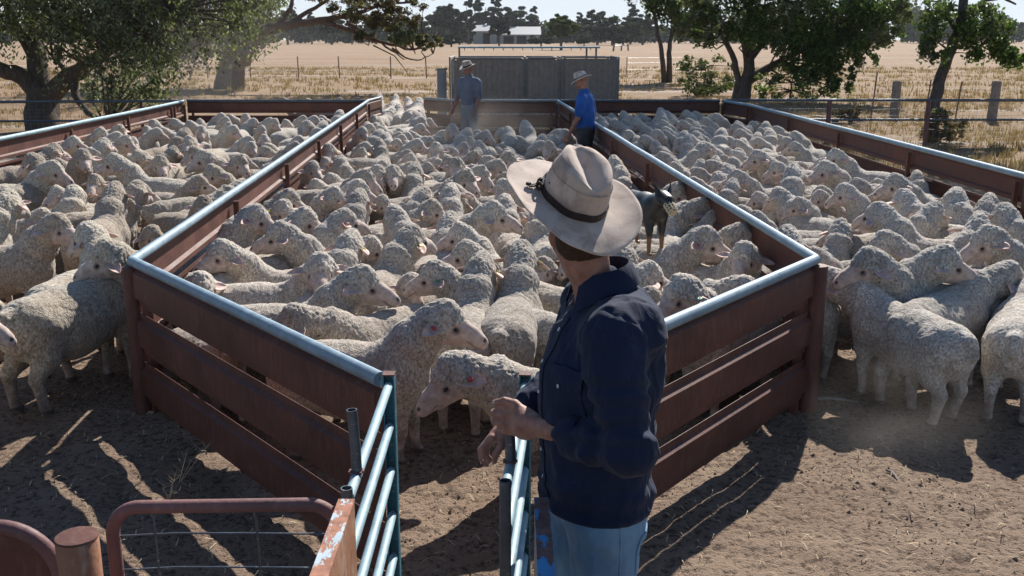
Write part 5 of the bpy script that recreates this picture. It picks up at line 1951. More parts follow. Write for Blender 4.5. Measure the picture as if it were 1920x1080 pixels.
    bv = BVHTree.FromPolygons([Vector(p) for p in sv], [tuple(int(i) for i in a) for a in sf])

    def slv_disp(sh, el, cu):
        def g(v, n):
            r = folds(.010, 171, (10, 10, 6))(v, n) + folds(.005, 175, (24, 24, 13))(v, n)
            t = np.clip(((v - sh) @ (el - sh)) / ((el - sh) @ (el - sh)), 0, 1)
            dd = v - el
            dist = np.linalg.norm(dd, axis=1)
            r += .007 * np.sin(dist * 95 + 4 * fbm(v * 8, 2, 3)) * sstep(.17, .05, dist)       # rings of creases round the elbow
            r += .005 * np.sin(t * 34 + (v @ F) * 30 + 3 * fbm(v * 6, 2, 8)) * sstep(.1, .5, t)
            r += .0045 * np.exp(-((t - .03) / .02) ** 2)                                         # armhole seam
            return r
        return g
    for pr_s, (sh, el, cu) in zip(slv, ((shL, elL, cuffL), (shR, elR, cuffR))):
        sdf_obj('sleeve', pr_s, M['navy'], shirt, .0068, disp=slv_disp(sh, el, cu))
    # hem turned under
    # rolled cuffs
    for (wr, el, cu, rr) in ((wrL, elL, cuffL, .058), (wrR, elR, cuffR, .055)):
        d = Vector(el - wr).normalized()
        mb = MB()
        prof = [(rr * .78, -.006), (rr * .97, -.012), (rr * 1.06, .0), (rr * 1.10, .022), (rr * 1.12, .045), (rr * 1.03, .056), (rr * .9, .05)]
        mb.lathe(prof, n=40)
        R = d.to_track_quat('Z', 'Y').to_matrix()
        vv = []
        for p in mb.v:
            a = math.atan2(p[1], p[0])
            k2 = 1 + .07 * math.sin(3 * a + p[2] * 30) + .04 * math.sin(7 * a + 1)
            p = Vector((p[0] * k2, p[1] * k2, p[2] + .008 * math.sin(2 * a + 1)))
            vv.append(tuple(R @ p + Vector(cu) - d * .012))
        mb.v = vv
        mb.build('cuff', M['navy'], shirt, True)
    # collar: stand and fold
    cn = Vector(G(-.004, 0, 1.584)) + Vector((.012, 0, 0)); axis_ = (Vector(W(.215, 2.79, 1.645)) - Vector(G(-.005, 0, 1.44))).normalized()
    mb = MB()
    n = 48
    prof = [(.068, -.030), (.070, .004), (.071, .026), (.076, .034), (.086, .022), (.096, -.006), (.101, -.028), (.099, -.030), (.092, -.008), (.080, .016)]
    R = axis_.to_track_quat('Z', 'Y').to_matrix()
    vs, fs = [], []
    fdir = (R.inverted() @ Vector(F)); fa = math.atan2(fdir.y, fdir.x)
    for k in range(n + 1):
        a = fa + math.radians(16) + (2 * math.pi - math.radians(32)) * k / n
        df = min(k, n - k) / n      # 0 at the front opening
        for (r, z) in prof:
            ext = max(0, .16 - df) / .16
            rr = r + (.020 * ext if r > .09 else 0)
            zz = z - (.030 * ext if z < -.0 and r > .09 else 0) - .012 * ext
            vs.append(tuple(R @ Vector((rr * math.cos(a) * 1.05, rr * math.sin(a) * 1.02, zz)) + cn))
    m_ = len(prof)
    for k in range(n):
        for j in range(m_ - 1):
            fs.append((k * m_ + j, (k + 1) * m_ + j, (k + 1) * m_ + j + 1, k * m_ + j + 1))
    mb.add(vs, fs)
    mb.build('collar', M['navy'], shirt, True)

    # placket, buttons and chest pocket on the front
    def on_shirt(f, l, z, out=.002):
        o = Vector(G(f, l, z))
        h = bv.ray_cast(o + Vector(F) * .6, -Vector(F))
        if h[0] is None: return None, None
        nrm = h[1] if h[1].dot(Vector(F)) > 0 else -h[1]
        return h[0] + nrm * out, nrm

    def patch(name, l0, l1, z0, z1, mat, out=.004, nu=8, nv=10, par=None, flapv=False):
        vs, fs = [], []
        for lay in (out, out - .0035):
            for j in range(nv + 1):
                for i in range(nu + 1):
                    u = i / nu
                    zz = z0 + (z1 - z0) * j / nv
                    if flapv: zz += (-.016 * (1 - abs(2 * u - 1))) * (1 - j / nv)
                    p, nn = on_shirt(0, l0 + (l1 - l0) * u, zz, lay)
                    if p is None: p = Vector(G(.15, l0, zz))
                    vs.append(p)
        m = (nu + 1) * (nv + 1)
        for j in range(nv):
            for i in range(nu):
                a = j * (nu + 1) + i
                fs.append((a, a + 1, a + nu + 2, a + nu + 1)); fs.append((m + a, m + a + nu + 1, m + a + nu + 2, m + a + 1))
        for i in range(nu):
            fs.append((i, m + i, m + i + 1, i + 1)); a = nv * (nu + 1) + i; fs.append((a, a + 1, m + a + 1, m + a))
        for j in range(nv):
            a = j * (nu + 1); fs.append((a, a + nu + 1, m + a + nu + 1, m + a)); a += nu; fs.append((a, m + a, m + a + nu + 1, a + nu + 1))
        b2 = MB(); b2.add(vs, fs)
        return b2.build(name, mat, par or shirt, True)
    patch('placket', -.018, .018, .90, 1.47, M['navy'], .0045, 4, 40)
    pk = patch('pocket', .055, .155, 1.215, 1.335, M['navy'], .005)
    patch('pocket_flap', .050, .160, 1.300, 1.350, M['navy'], .011, par=pk, flapv=True)
    btn = MB().lathe([(.0001, .0022), (.0035, .0016), (.0055, .0028), (.0062, .0010), (.0060, 0)], n=14).mesh('button', M['button'], True)
    for (l, z) in [(0, 1.43), (0, 1.34), (0, 1.25), (0, 1.16), (0, 1.07), (0, .98), (.105, 1.300)]:
        p, nn = on_shirt(0, l, z, .012 if l else .0055)
        if p is None: continue
        b_ = link('button', btn, shirt)
        b_.matrix_local = Matrix.Translation(p) @ nn.to_track_quat('Z', 'Y').to_matrix().to_4x4()
    # jeans
    jp = [cone(G(-.002, -.05, .90), G(-.002, .05, .90), .124, .124, .05), cone(G(-.045, -.07, .84), G(-.045, .07, .84), .085, .085, .05)]
    for e in (-1, 1):
        jp += [cone(G(-.005, e * .085, .86), G(.01, e * .105, .50), .112, .080, .03), cone(G(.01, e * .105, .50), G(-.02, e * .12, .07), .080, .068, .03)]

    def jd(v, n):
        z = v[:, 2]
        r = folds(.010, 91, (9, 9, 7))(v, n) * sstep(.90, .85, z)
        r -= .003 * np.exp(-((v @ F + .008) / .003) ** 2)      # side seam
        return r
    jeans, jv, jf = sdf_obj('jeans', jp, M['denim'], root, .0085, disp=jd, cuts=[(2, .915, -1), (2, .05, 1)])
    jb = BVHTree.FromPolygons([Vector(p) for p in jv], [tuple(int(i) for i in a) for a in jf])
    B_ = -Vector(F)

    def on_jeans(l, z, out):
        d = (B_ + Vector(Lf) * .55).normalized()
        o = Vector(G(0, l, z))
        h = jb.ray_cast(o + d * .5, -d)
        return (h[0] + h[1] * out) if h[0] else o
    vs, fs = [], []
    nu, nv = 6, 6
    for lay in (.004, -.001):
        for j in range(nv + 1):
            for i in range(nu + 1):
                vs.append(on_jeans(.015 + .115 * i / nu, .705 + .125 * j / nv - (.018 * (1 - abs(2 * i / nu - 1)) * (1 - j / nv)), lay))
    m = (nu + 1) * (nv + 1)
    for j in range(nv):
        for i in range(nu):
            a = j * (nu + 1) + i
            fs.append((a, a + 1, a + nu + 2, a + nu + 1))
    for i in range(nu):
        fs.append((i, m + i, m + i + 1, i + 1)); a = nv * (nu + 1) + i; fs.append((a, a + 1, m + a + 1, m + a))
    for j in range(nv):
        a = j * (nu + 1); fs.append((a, a + nu + 1, m + a + nu + 1, m + a)); a += nu; fs.append((a, m + a, m + a + nu + 1, a + nu + 1))
    b2 = MB(); b2.add(vs, fs); b2.build('back_pocket', M['denim'], jeans, True)
    # side seam welt
    mb = MB()
    q2 = []
    for z in np.linspace(.93, .10, 24):
        o = Vector(G(-.006, 0, z)); d = Vector(Lf)
        h = jb.ray_cast(o + d * .5, -d)
        if h[0]: q2.append(h[0] + d * .001)
    if len(q2) > 3: mb.tube(q2, .0035, 6); mb.build('side_seam', M['denim'], jeans, True)
    for e in (-1, 1):
        bt = [cone(G(-.03, e * .12, .05), G(.14, e * .13, .035), .046, .038, .03), cone(G(-.03, e * .12, .05), G(-.03, e * .12, .19), .046, .046, .03)]
        sdf_obj('boot', bt, M['boot'], root, .011, cuts=[(2, 0.0, 1)])
    # hat: tipped back and a little to the right
    fwd = Vector((-.40, .90, 0)).normalized()
    side = Vector((-fwd.y, fwd.x, 0))
    tip, roll = math.radians(HAT_TIP), math.radians(HAT_ROLL)
    R = Matrix.Rotation(math.atan2(fwd.y, fwd.x), 4, 'Z') @ Matrix.Rotation(roll, 4, 'X') @ Matrix.Rotation(-tip, 4, 'Y')
    hat_obj(root, 'hat', Matrix.Translation(Vector(W(*HAT_C))) @ R, .215, .196, .132, .022, .022, .034, 'leather', fancy=True)


HAT_C = (.173, 2.780, 1.813)
HAT_TIP, HAT_ROLL = 28, 7
main_man()


# ------------------------------------------------------------------ the dog
def mat_dog():
    t = NT('dog_coat', 0.42, 0.5)
    c = t.coord()
    col = t.mix(t.attr('tan'), t.ramp(t.noise(c, 25, 3), [(.3, (.004, .0045, .006)), (.7, (.014, .015, .019))]), (.20, .10, .045))
    return t.fin(col, t.bump(t.noise(t.scale(c, (1, 3, 3)), 120, 3), .5, .003))


M['dog'] = mat_dog()


def dog():
    loc = P(1213, 452, .70)
    yaw = -72
    root = empty('dog', (loc.x + .01, loc.y + .10, .60), math.radians(yaw), label='black and tan working dog wearing a pale muzzle, standing on the backs of sheep', cat='dog')
    c = cone
    pr = [c((-.30, 0, .37), (-.05, 0, .36), .082, .098, .05), c((-.05, 0, .36), (.14, 0, .36), .098, .108, .05),
          c((.15, 0, .39), (.27, 0, .45), .080, .058, .05), c((.27, 0, .465), (.34, 0, .455), .060, .052, .03),
          c((.34, 0, .445), (.42, 0, .400), .038, .024, .02), c((.41, 0, .404), (.428, 0, .392), .020, .018, .01)]
    for s in (-1, 1):
        pr += [c((-.29, s * .05, .33), (-.26, s * .065, .22), .072, .042, .04), c((-.26, s * .065, .22), (-.34, s * .065, .13), .036, .020, .02),
               c((-.34, s * .065, .13), (-.31, s * .065, .02), .018, .015, .01), c((-.31, s * .065, .015), (-.28, s * .065, .012), .018, .015, .01)]
        k = .0 if s > 0 else .05
        pr += [c((.13, s * .055, .32), (.13 + k, s * .065, .20), .058, .030, .03), c((.13 + k, s * .065, .20), (.15 + k * .4, s * .06, .03), .024, .016, .015),
               c((.155 + k * .4, s * .06, .015), (.18 + k * .4, s * .06, .012), .019, .015, .01)]
    pr += [c((-.37, 0, .38), (-.50, 0, .26), .024, .018, .02), c((-.50, 0, .26), (-.58, 0, .20), .018, .008, .02)]

    def at(v):
        tan = sstep(.17, .13, v[:, 2]) * .9
        tan = np.maximum(tan, sstep(.012, .006, np.linalg.norm(v - np.array([.365, .025, .485]), axis=1)))
        tan = np.maximum(tan, sstep(.012, .006, np.linalg.norm(v - np.array([.365, -.025, .485]), axis=1)))
        tan = np.maximum(tan, sstep(.425, .41, v[:, 2]) * (v[:, 0] > .35) * .8)
        return {'tan': tan}
    b_, v, f = sdf_obj('body', pr, M['dog'], root, .0095, attrs=at)
    ear = [c((0, 0, 0), (0, 0, .095), .030, .004, .01, ((1, 0, 0), .35))]
    for s in (-1, 1):
        e, _, _ = sdf_obj('ear', ear, M['dog'], root, .005, attrs=lambda v: {'tan': np.zeros(len(v))})
        e.matrix_local = Matrix.Translation((.275, s * .046, .500)) @ Euler((math.radians(-s * 24), math.radians(-12), math.radians(s * 25))).to_matrix().to_4x4()
        ey = link('eye', MB().lathe([(.0001, .007), (.006, .003), (.007, 0), (.0001, -.007)], n=10).mesh('eye', M['eye'], True), root)
        ey.location = (.372, s * .030, .468)
    root.scale = (1.0,) * 3
    # basket muzzle
    mz = MB()
    R = Matrix.Rotation(math.radians(30), 3, 'Y')
    o = Vector((.405, 0, .407))
    for x in (-.045, -.015, .015, .040):
        q = [R @ Vector((x, .040 * math.cos(a) * (1 - .2 * (x > .03)), .036 * math.sin(a))) + o for a in np.linspace(0, 2 * math.pi, 17)]
        mz.tube(q, .0048, 5, False)
    for a in np.linspace(0, 2 * math.pi, 11)[:-1]:
        mz.tube([R @ Vector((-.048, .040 * math.cos(a), .036 * math.sin(a))) + o, R @ Vector((.028, .040 * math.cos(a), .036 * math.sin(a))) + o, R @ Vector((.046, .030 * math.cos(a), .028 * math.sin(a))) + o], .0048, 5, False)
    for yy in (-.016, 0, .016):
        mz.tube([R @ Vector((.048, yy, -.026)) + o, R @ Vector((.051, yy, 0)) + o, R @ Vector((.048, yy, .026)) + o], .0045, 5, False)
        mz.tube([R @ Vector((.048, -.026, yy)) + o, R @ Vector((.051, 0, yy)) + o, R @ Vector((.048, .026, yy)) + o], .0045, 5, False)
    mz.build('muzzle', M['muzzle'], root, True)
    st = MB()
    for s in (-1, 1):
        st.tube([R @ Vector((-.045, s * .040, 0)) + o, Vector((.31, s * .062, .45)), Vector((.26, s * .052, .47)), Vector((.245, 0, .50))], .0035, 5, False)
    st.build('strap', M['band_blue'], root, True)


M['muzzle'] = m_plain('pale_muzzle', (.50, .42, .28), .5, .15)
dog()

# ------------------------------------------------------------------ the flock
TINT = {'L': [(1.0, .97, .88), (.92, .88, .78), (1.05, 1.02, .95), (.85, .78, .70), (.74, .66, .57)], 'M': [(.98, .95, .90), (.90, .87, .82), (1.04, 1.02, .99), (.84, .80, .74), (1.12, 1.09, 1.04)],
        'R': [(.98, .98, .97), (.93, .92, .90), (1.02, 1.02, 1.0)], 'W': [(1.25, 1.24, 1.2)]}
PENS = {'M': [A, C1, D1, B, G2, G1], 'L': [(-6.75, 3.9), (-7.0, 21.5), (-3.12, 21.5), A, (-2.3, 5.0), (-3.2, 4.2)], 'R': [(1.0, 21.5), (4.45, 21.5), (4.72, 20.1), (4.95, 9.6), (5.0, 4.6), (2.1, 4.6), B]}


def inside(p, poly):
    c = False
    for (x0, y0), (x1, y1) in zip(poly, poly[1:] + poly[:1]):
        if (y0 > p[1]) != (y1 > p[1]) and p[0] < (x1 - x0) * (p[1] - y0) / (y1 - y0) + x0: c = not c
    return c


def edist(p, poly):
    d = 9
    for (x0, y0), (x1, y1) in zip(poly, poly[1:] + poly[:1]):
        ex, ey = x1 - x0, y1 - y0
        t = max(0, min(1, ((p[0] - x0) * ex + (p[1] - y0) * ey) / (ex * ex + ey * ey)))
        d = min(d, math.hypot(p[0] - x0 - t * ex, p[1] - y0 - t * ey))
    return d if inside(p, poly) else -d


CIRC = []      # (x, y, r) body circles


def circles(x, y, yaw, s=1.0):
    a = math.radians(yaw)
    return [(x + math.cos(a) * o * s, y + math.sin(a) * o * s, .20 * s) for o in (-.36, -.12, .12, .34)]


def overlap(cs):
    if not CIRC: return 0
    C = np.array(CIRC)
    t = 0
    for (x, y, r) in cs:
        d = np.hypot(C[:, 0] - x, C[:, 1] - y)
        t += float(np.sum(np.maximum(0, C[:, 2] + r - d) ** 1.5))
    return t


def ccost(cs, poly):
    if poly is None: return 0
    return sum(max(0, r * .95 - edist((x, y), poly)) for x, y, r in cs) * 6


NSH = [0]
_q = P(1213, 452, .70)
DOG = (_q.x - .05, _q.y + .12)
# hand-placed: (px, py of the top of the head, world heading of the head, pen, body heading or None, pose, scale, tag, label)
NEAR = [
 (822, 556, -8, 'M', -6, 'up', 1.0, ('redtag', -1), 'large merino side-on behind the open gate with a red and white ear tag'),
 (842, 652, 192, 'M', (.27, 4.72, 196, 6), 'level', .98, ('redtag', 1), 'merino with lowered head sniffing at the open gateway between the two pipe gates'),
 (977, 448, 82, 'M', 84, 'up', 1.04, ('yellow', -1), 'broad merino seen from behind with a yellow tag, just beside the hat brim'),
 (902, 470, 70, 'M', 88, 'up', 1.0, ('yellow', -1), 'merino facing away with a round yellow tag, beside the broad one near the hat'),
 (822, 484, 178, 'M', 150, 'up', .95, ('greentag', 1), 'merino resting its chin leftwards on a neighbour, green tag, among the backs'),
 (768, 418, 45, 'M', 76, 'up', 1.02, ('yellow', -1), 'curly headed merino seen half from behind with a yellow tag, centre of pen'),
 (668, 492, -2, 'M', 0, 'up', 1.0, None, 'merino with thick folded neck looking right, behind the long blue grey pipe'),
 (598, 468, -82, 'M', 0, 'up', .98, None, 'merino standing side-on with its pale face turned straight to the camera'),
 (532, 410, 190, 'M', 150, 'up', 1.0, None, 'merino facing left with curly neck, near the corner of the middle pen'),
 (420, 444, 222, 'M', 190, 'up', .95, ('greentag', -1), 'merino with frosty topknot nearest the corner post inside the middle pen'),
 (440, 384, -4, 'M', 10, 'up', 1.02, ('redtag', -1), 'merino looking right with a red ear tag against the dividing fence'),
 (492, 374, -60, 'M', 20, 'up', .95, ('yellow', -1), 'merino with a yellow tag peeping out behind the red tagged one'),
 (568, 384, -12, 'M', 20, 'up', 1.0, None, 'merino with long bare nose looking right above the left facing one'),
 (588, 348, -18, 'M', 0, 'up', .95, None, 'merino looking right with a smooth cap of wool, second row from dividing fence'),
 (505, 354, -10, 'M', 30, 'up', 1.0, ('redtag', -1), 'curly merino with a red tag close against the dividing fence'),
 (655, 428, 70, 'M', 95, 'up', 1.0, ('yellow', -1), 'merino seen from behind with a yellow tag left of the curly headed one'),
 (640, 388, 30, 'M', 60, 'up', 1.0, ('redtag', -1), 'dark curly merino with a red tag looking away past its neighbours'),
 (672, 352, 75, 'M', 90, 'up', 1.0, None, 'merino with a wide woolly neck seen from behind in mid pen'),
 (742, 382, 115, 'M', 95, 'up', 1.0, None, 'merino facing away with both ears out and a shadow on its back'),
 (808, 370, -12, 'M', 20, 'up', .92, None, 'merino with dark shaded face looking right, head low among thick necks'),
 (918, 372, -4, 'M', 6, 'up', 1.05, None, 'tall merino in clean profile looking right, left of the hat brim'),
 (845, 342, 85, 'M', 100, 'up', 1.0, None, 'merino from behind with crinkled wool, one of two side by side'),
 (792, 348, 60, 'M', 80, 'up', .96, None, 'merino half turned away beside the crinkled one, dark ear showing'),
 (866, 414, 184, 'M', 120, 'up', .94, None, 'merino with small dark face looking left below the tall profile one'),
 (880, 446, 184, 'M', 140, 'up', .94, ('yellow', 1), 'merino facing left with a yellow tag above the two seen from behind'),
 (842, 394, 80, 'M', 90, 'up', .96, None, 'merino seen from behind between the dark faces and the tall profile'),
 (1432, 456, -118, 'M', -40, 'up', .98, None, 'merino facing down towards the corner with a white topknot, in the fence angle'),
 (1382, 414, -16, 'M', 0, 'up', 1.0, None, 'merino with large dark eye looking right, close to the corner of the rails'),
 (1318, 420, -22, 'M', -10, 'up', 1.02, ('redtag', -1), 'merino with bowed neck looking right in front of the one with the large eye'),
 (1342, 372, -6, 'M', 10, 'up', 1.0, None, 'merino looking right beneath the dividing fence, between the dog and corner'),
 (1368, 396, 60, 'M', 40, 'up', .9, None, 'merino with only its woolly poll showing against the right dividing fence'),
 (1284, 508, 214, 'M', 222, 'up', 1.02, ('greentag', 1), 'merino with a green ear tag and bowed face beside the man in navy'),
 (1388, 512, -20, 'M', -28, 'level', .95, ('yellow', -1), 'merino with deeply wrinkled back and lowered head by the right front fence'),
 (1212, 486, 20, 'M', 62, 'up', .95, None, 'merino partly hidden by the navy shirt with one ear showing'),
 (1296, 340, -70, 'M', 60, 'up', 1.0, None, 'merino facing the camera just past the ears of the dog'),
 (1282, 374, 10, 'M', 50, 'up', .95, ('redtag', 1), 'merino with an orange pink ear looking away beside the muzzled dog'),
 (1170, 452, 90, 'M', 100, 'up', .94, None, 'merino half covered by the hat brim'),
 (675, 314, -32, 'M', 20, 'up', 1.0, None, 'merino with a frosty cap looking down right, in the row of three faces'),
 (706, 306, -72, 'M', -20, 'up', 1.0, None, 'middle one of three pale faces looking at the camera in mid pen'),
 (739, 306, -82, 'M', -120, 'up', 1.0, None, 'right-hand one of three pale faces looking at the camera in mid pen'),
 (778, 302, 70, 'M', 95, 'up', 1.0, None, 'smooth necked merino seen from behind next to the three pale faces'),
 (872, 313, -52, 'M', -10, 'up', 1.05, ('greentag', -1), 'merino with a green tag facing front and right in the centre of the crowd'),
 (897, 307, -48, 'M', 10, 'up', 1.0, None, 'merino looking over the shoulder of the green tagged one'),
 (855, 292, -100, 'M', -60, 'up', .98, None, 'merino with both ears out facing the camera behind the green tagged one'),
 (928, 296, -20, 'M', 0, 'up', .98, None, 'merino looking right with a long pink nose, near the middle of the pen'),
 (945, 332, -110, 'M', 160, 'up', .95, ('redtag', 1), 'merino half hidden behind the left edge of the hat brim'),
 (948, 362, 88, 'M', 90, 'up', .98, None, 'crinkly merino from behind touching the left edge of the hat'),
 (655, 334, -14, 'M', 0, 'up', 1.0, None, 'merino looking right with drooping nose, in front of the three pale faces'),
 # left pen
 (-62, 560, -4, 'L', 10, 'up', .95, None, 'sheep of which only the pale muzzle pokes into the frame by the ground shade'),
 (205, 452, 202, 'L', -118, 'up', 1.08, None, 'big curly sheep with grey white muzzle pressed against the corner post'),
 (190, 560, 60, 'L', (-2.78, 6.18, 64, 0), 'down', 1.12, None, 'heavy fleeced sheep seen from its rump, woolly legs in the near shade'),
 (165, 412, 208, 'L', 100, 'up', 1.04, None, 'speckled sheep with dark face looking left behind the corner post'),
 (98, 396, -20, 'L', 5, 'up', 1.02, None, 'sheep with tan face and eye looking right, neck thick with dark wool'),
 (8, 352, 85, 'L', 80, 'up', 1.1, None, 'tall thick necked sheep at the left edge of the view, seen from behind'),
 (212, 338, 92, 'L', 90, 'up', 1.05, None, 'curly brown necked sheep facing away against the bright backs'),
 (252, 336, 80, 'L', 35, 'up', 1.0, None, 'second curly sheep facing away, next to the brown necked one'),
 (136, 344, 120, 'L', 60, 'up', .95, None, 'sheep with a small pale head between two dusty backs in the left pen'),
 (60, 284, 195, 'L', 30, 'up', 1.08, None, 'sheep looking left with dark curly neck near the left outer fence'),
 (92, 298, -12, 'L', 10, 'up', 1.05, None, 'dark curly sheep looking right with long grey nose in the left pen'),
 (96, 266, 60, 'L', 30, 'up', 1.0, None, 'scruffy sheep with matted wool close under the left outer fence'),
 (135, 252, 0, 'L', 0, 'up', 1.0, None, 'sheep looking right just below the left outer fence'),
 (152, 276, -62, 'L', -10, 'up', 1.05, None, 'sheep with white nose facing the camera and right in the left pen'),
 (186, 236, -20, 'L', 0, 'up', 1.0, None, 'sheep near the left outer fence with its white cheek in the sun'),
 (190, 256, 70, 'L', 30, 'up', 1.0, None, 'dark necked sheep turned away in front of the outer fence of the left pen'),
 (222, 231, -32, 'L', 20, 'up', 1.0, None, 'sheep with brown ear looking down right in the left pen'),
 (232, 251, -26, 'L', 10, 'up', 1.0, None, 'sheep with wool cap and pink nose looking down right in the left pen'),
 (216, 284, 200, 'L', 150, 'up', 1.05, None, 'sheep in left profile with curly cheek in the middle of the left pen'),
 (176, 323, -88, 'L', -60, 'up', .92, None, 'sheep with ears straight out facing the camera in the left pen'),
 (298, 288, -66, 'L', -30, 'up', 1.0, None, 'sheep with an orange ear facing front in the left pen'),
 (355, 252, -88, 'L', -100, 'up', 1.0, None, 'sheep with white blaze facing straight to camera in the left pen'),
 (384, 278, 215, 'L', 190, 'up', 1.04, None, 'sheep with white face looking down left near the dividing fence'),
 (405, 304, -115, 'L', -140, 'up', 1.0, None, 'brown tinged sheep facing front next to the dividing fence of the left pen'),
 (448, 286, -95, 'L', 10, 'up', 1.0, None, 'sheep with shaggy brow and both ears drooping by the dividing fence'),
 (345, 238, 70, 'L', 60, 'up', 1.0, None, 'sheep turned away near the middle of the left pen, behind the white blaze'),
 # right pen
 (1592, 496, 196, 'R', (2.44, 5.92, 114, 44), 'level', .98, ('redtag', -1), 'plump sheep standing beside the corner post with its rump to the camera'),
 (1892, 528, 28, 'R', (3.16, 5.95, 60, -38), 'level', .98, None, 'sheep with its rump to the camera and head turned right at the edge of view'),
 (1640, 458, 192, 'R', 146, 'up', 1.04, None, 'sheep looking left with wrinkled fleece, behind the plump one'),
 (1765, 454, -10, 'R', 8, 'up', 1.04, None, 'sheep looking right with pale ear lit by the sun in the right pen'),
 (1888, 486, 0, 'R', 24, 'level', 1.02, None, 'sheep with curled wrinkles walking right behind the one at the edge'),
 (1668, 428, 196, 'R', 170, 'up', 1.0, None, 'sheep in left profile with smooth wool right of the corner post'),
 (1556, 452, 92, 'R', (2.02, 6.75, 88, 0), 'up', 1.0, None, 'sheep standing close behind the corner post, seen from behind'),
 (1862, 418, 188, 'R', 176, 'up', 1.05, None, 'sheep with round woolly face looking left near the right edge'),
 (1836, 398, 70, 'R', 20, 'up', 1.0, None, 'sheep with ringed neck turned away beside the round faced one'),
 (1890, 378, 85, 'R', 90, 'up', 1.02, None, 'broad necked sheep from behind near the right edge of the pen'),
 (1700, 352, 100, 'R', 130, 'up', 1.0, None, 'thick necked sheep facing away in the middle of the right pen'),
 (1656, 376, 125, 'R', 110, 'up', 1.03, None, 'sheep with tightly ringed neck facing away, one ear lit'),
 (1750, 374, 40, 'R', 20, 'up', .98, None, 'sheep turned right and away with shaded neck in the right pen'),
 (1796, 348, 60, 'R', 90, 'up', 1.02, None, 'sheep with dark ringed neck near the outer fence of right pen'),
 (1850, 366, 60, 'R', 50, 'up', .95, None, 'sheep with small ears near the outer fence, right end'),
 (1570, 276, 200, 'R', 170, 'up', 1.0, None, 'sheep in left profile standing out before the outer fence of right pen'),
 (1552, 298, 200, 'R', 175, 'up', 1.04, None, 'pale sheep in left profile with long nose in mid right pen'),
 (1684, 322, 196, 'R', 160, 'up', 1.02, None, 'sheep looking left with crinkled poll in the right pen'),
 (1487, 304, 80, 'R', 60, 'up', 1.04, None, 'sheep with striped shaded neck standing tall in mid right pen'),
 (1424, 278, 200, 'R', 170, 'up', 1.0, None, 'sheep in left profile behind the dividing rail of right pen'),
]


def var_for(rel, pose):
    return min(VARS[pose], key=lambda v: abs(((rel - v['psi']) + 180) % 360 - 180))


def tint_of(pen):
    t = random.choice(TINT[pen]); k = random.uniform(.84, 1.14)
    return tuple(c * k for c in t)


def put(x, y, yaw, v, s, pen, tg, lab, group=None, eyes=True):
    place_sheep(x, y, yaw, v, s, tint_of(pen), tg, lab, group, eyes)
    CIRC.extend(circles(x, y, yaw, s))
    NSH[0] += 1


def head_off(v, yaw, s):
    a = math.radians(yaw)
    hx, hy = v['P'][0] * s, v['P'][1] * s
    return hx * math.cos(a) - hy * math.sin(a), hx * math.sin(a) + hy * math.cos(a)


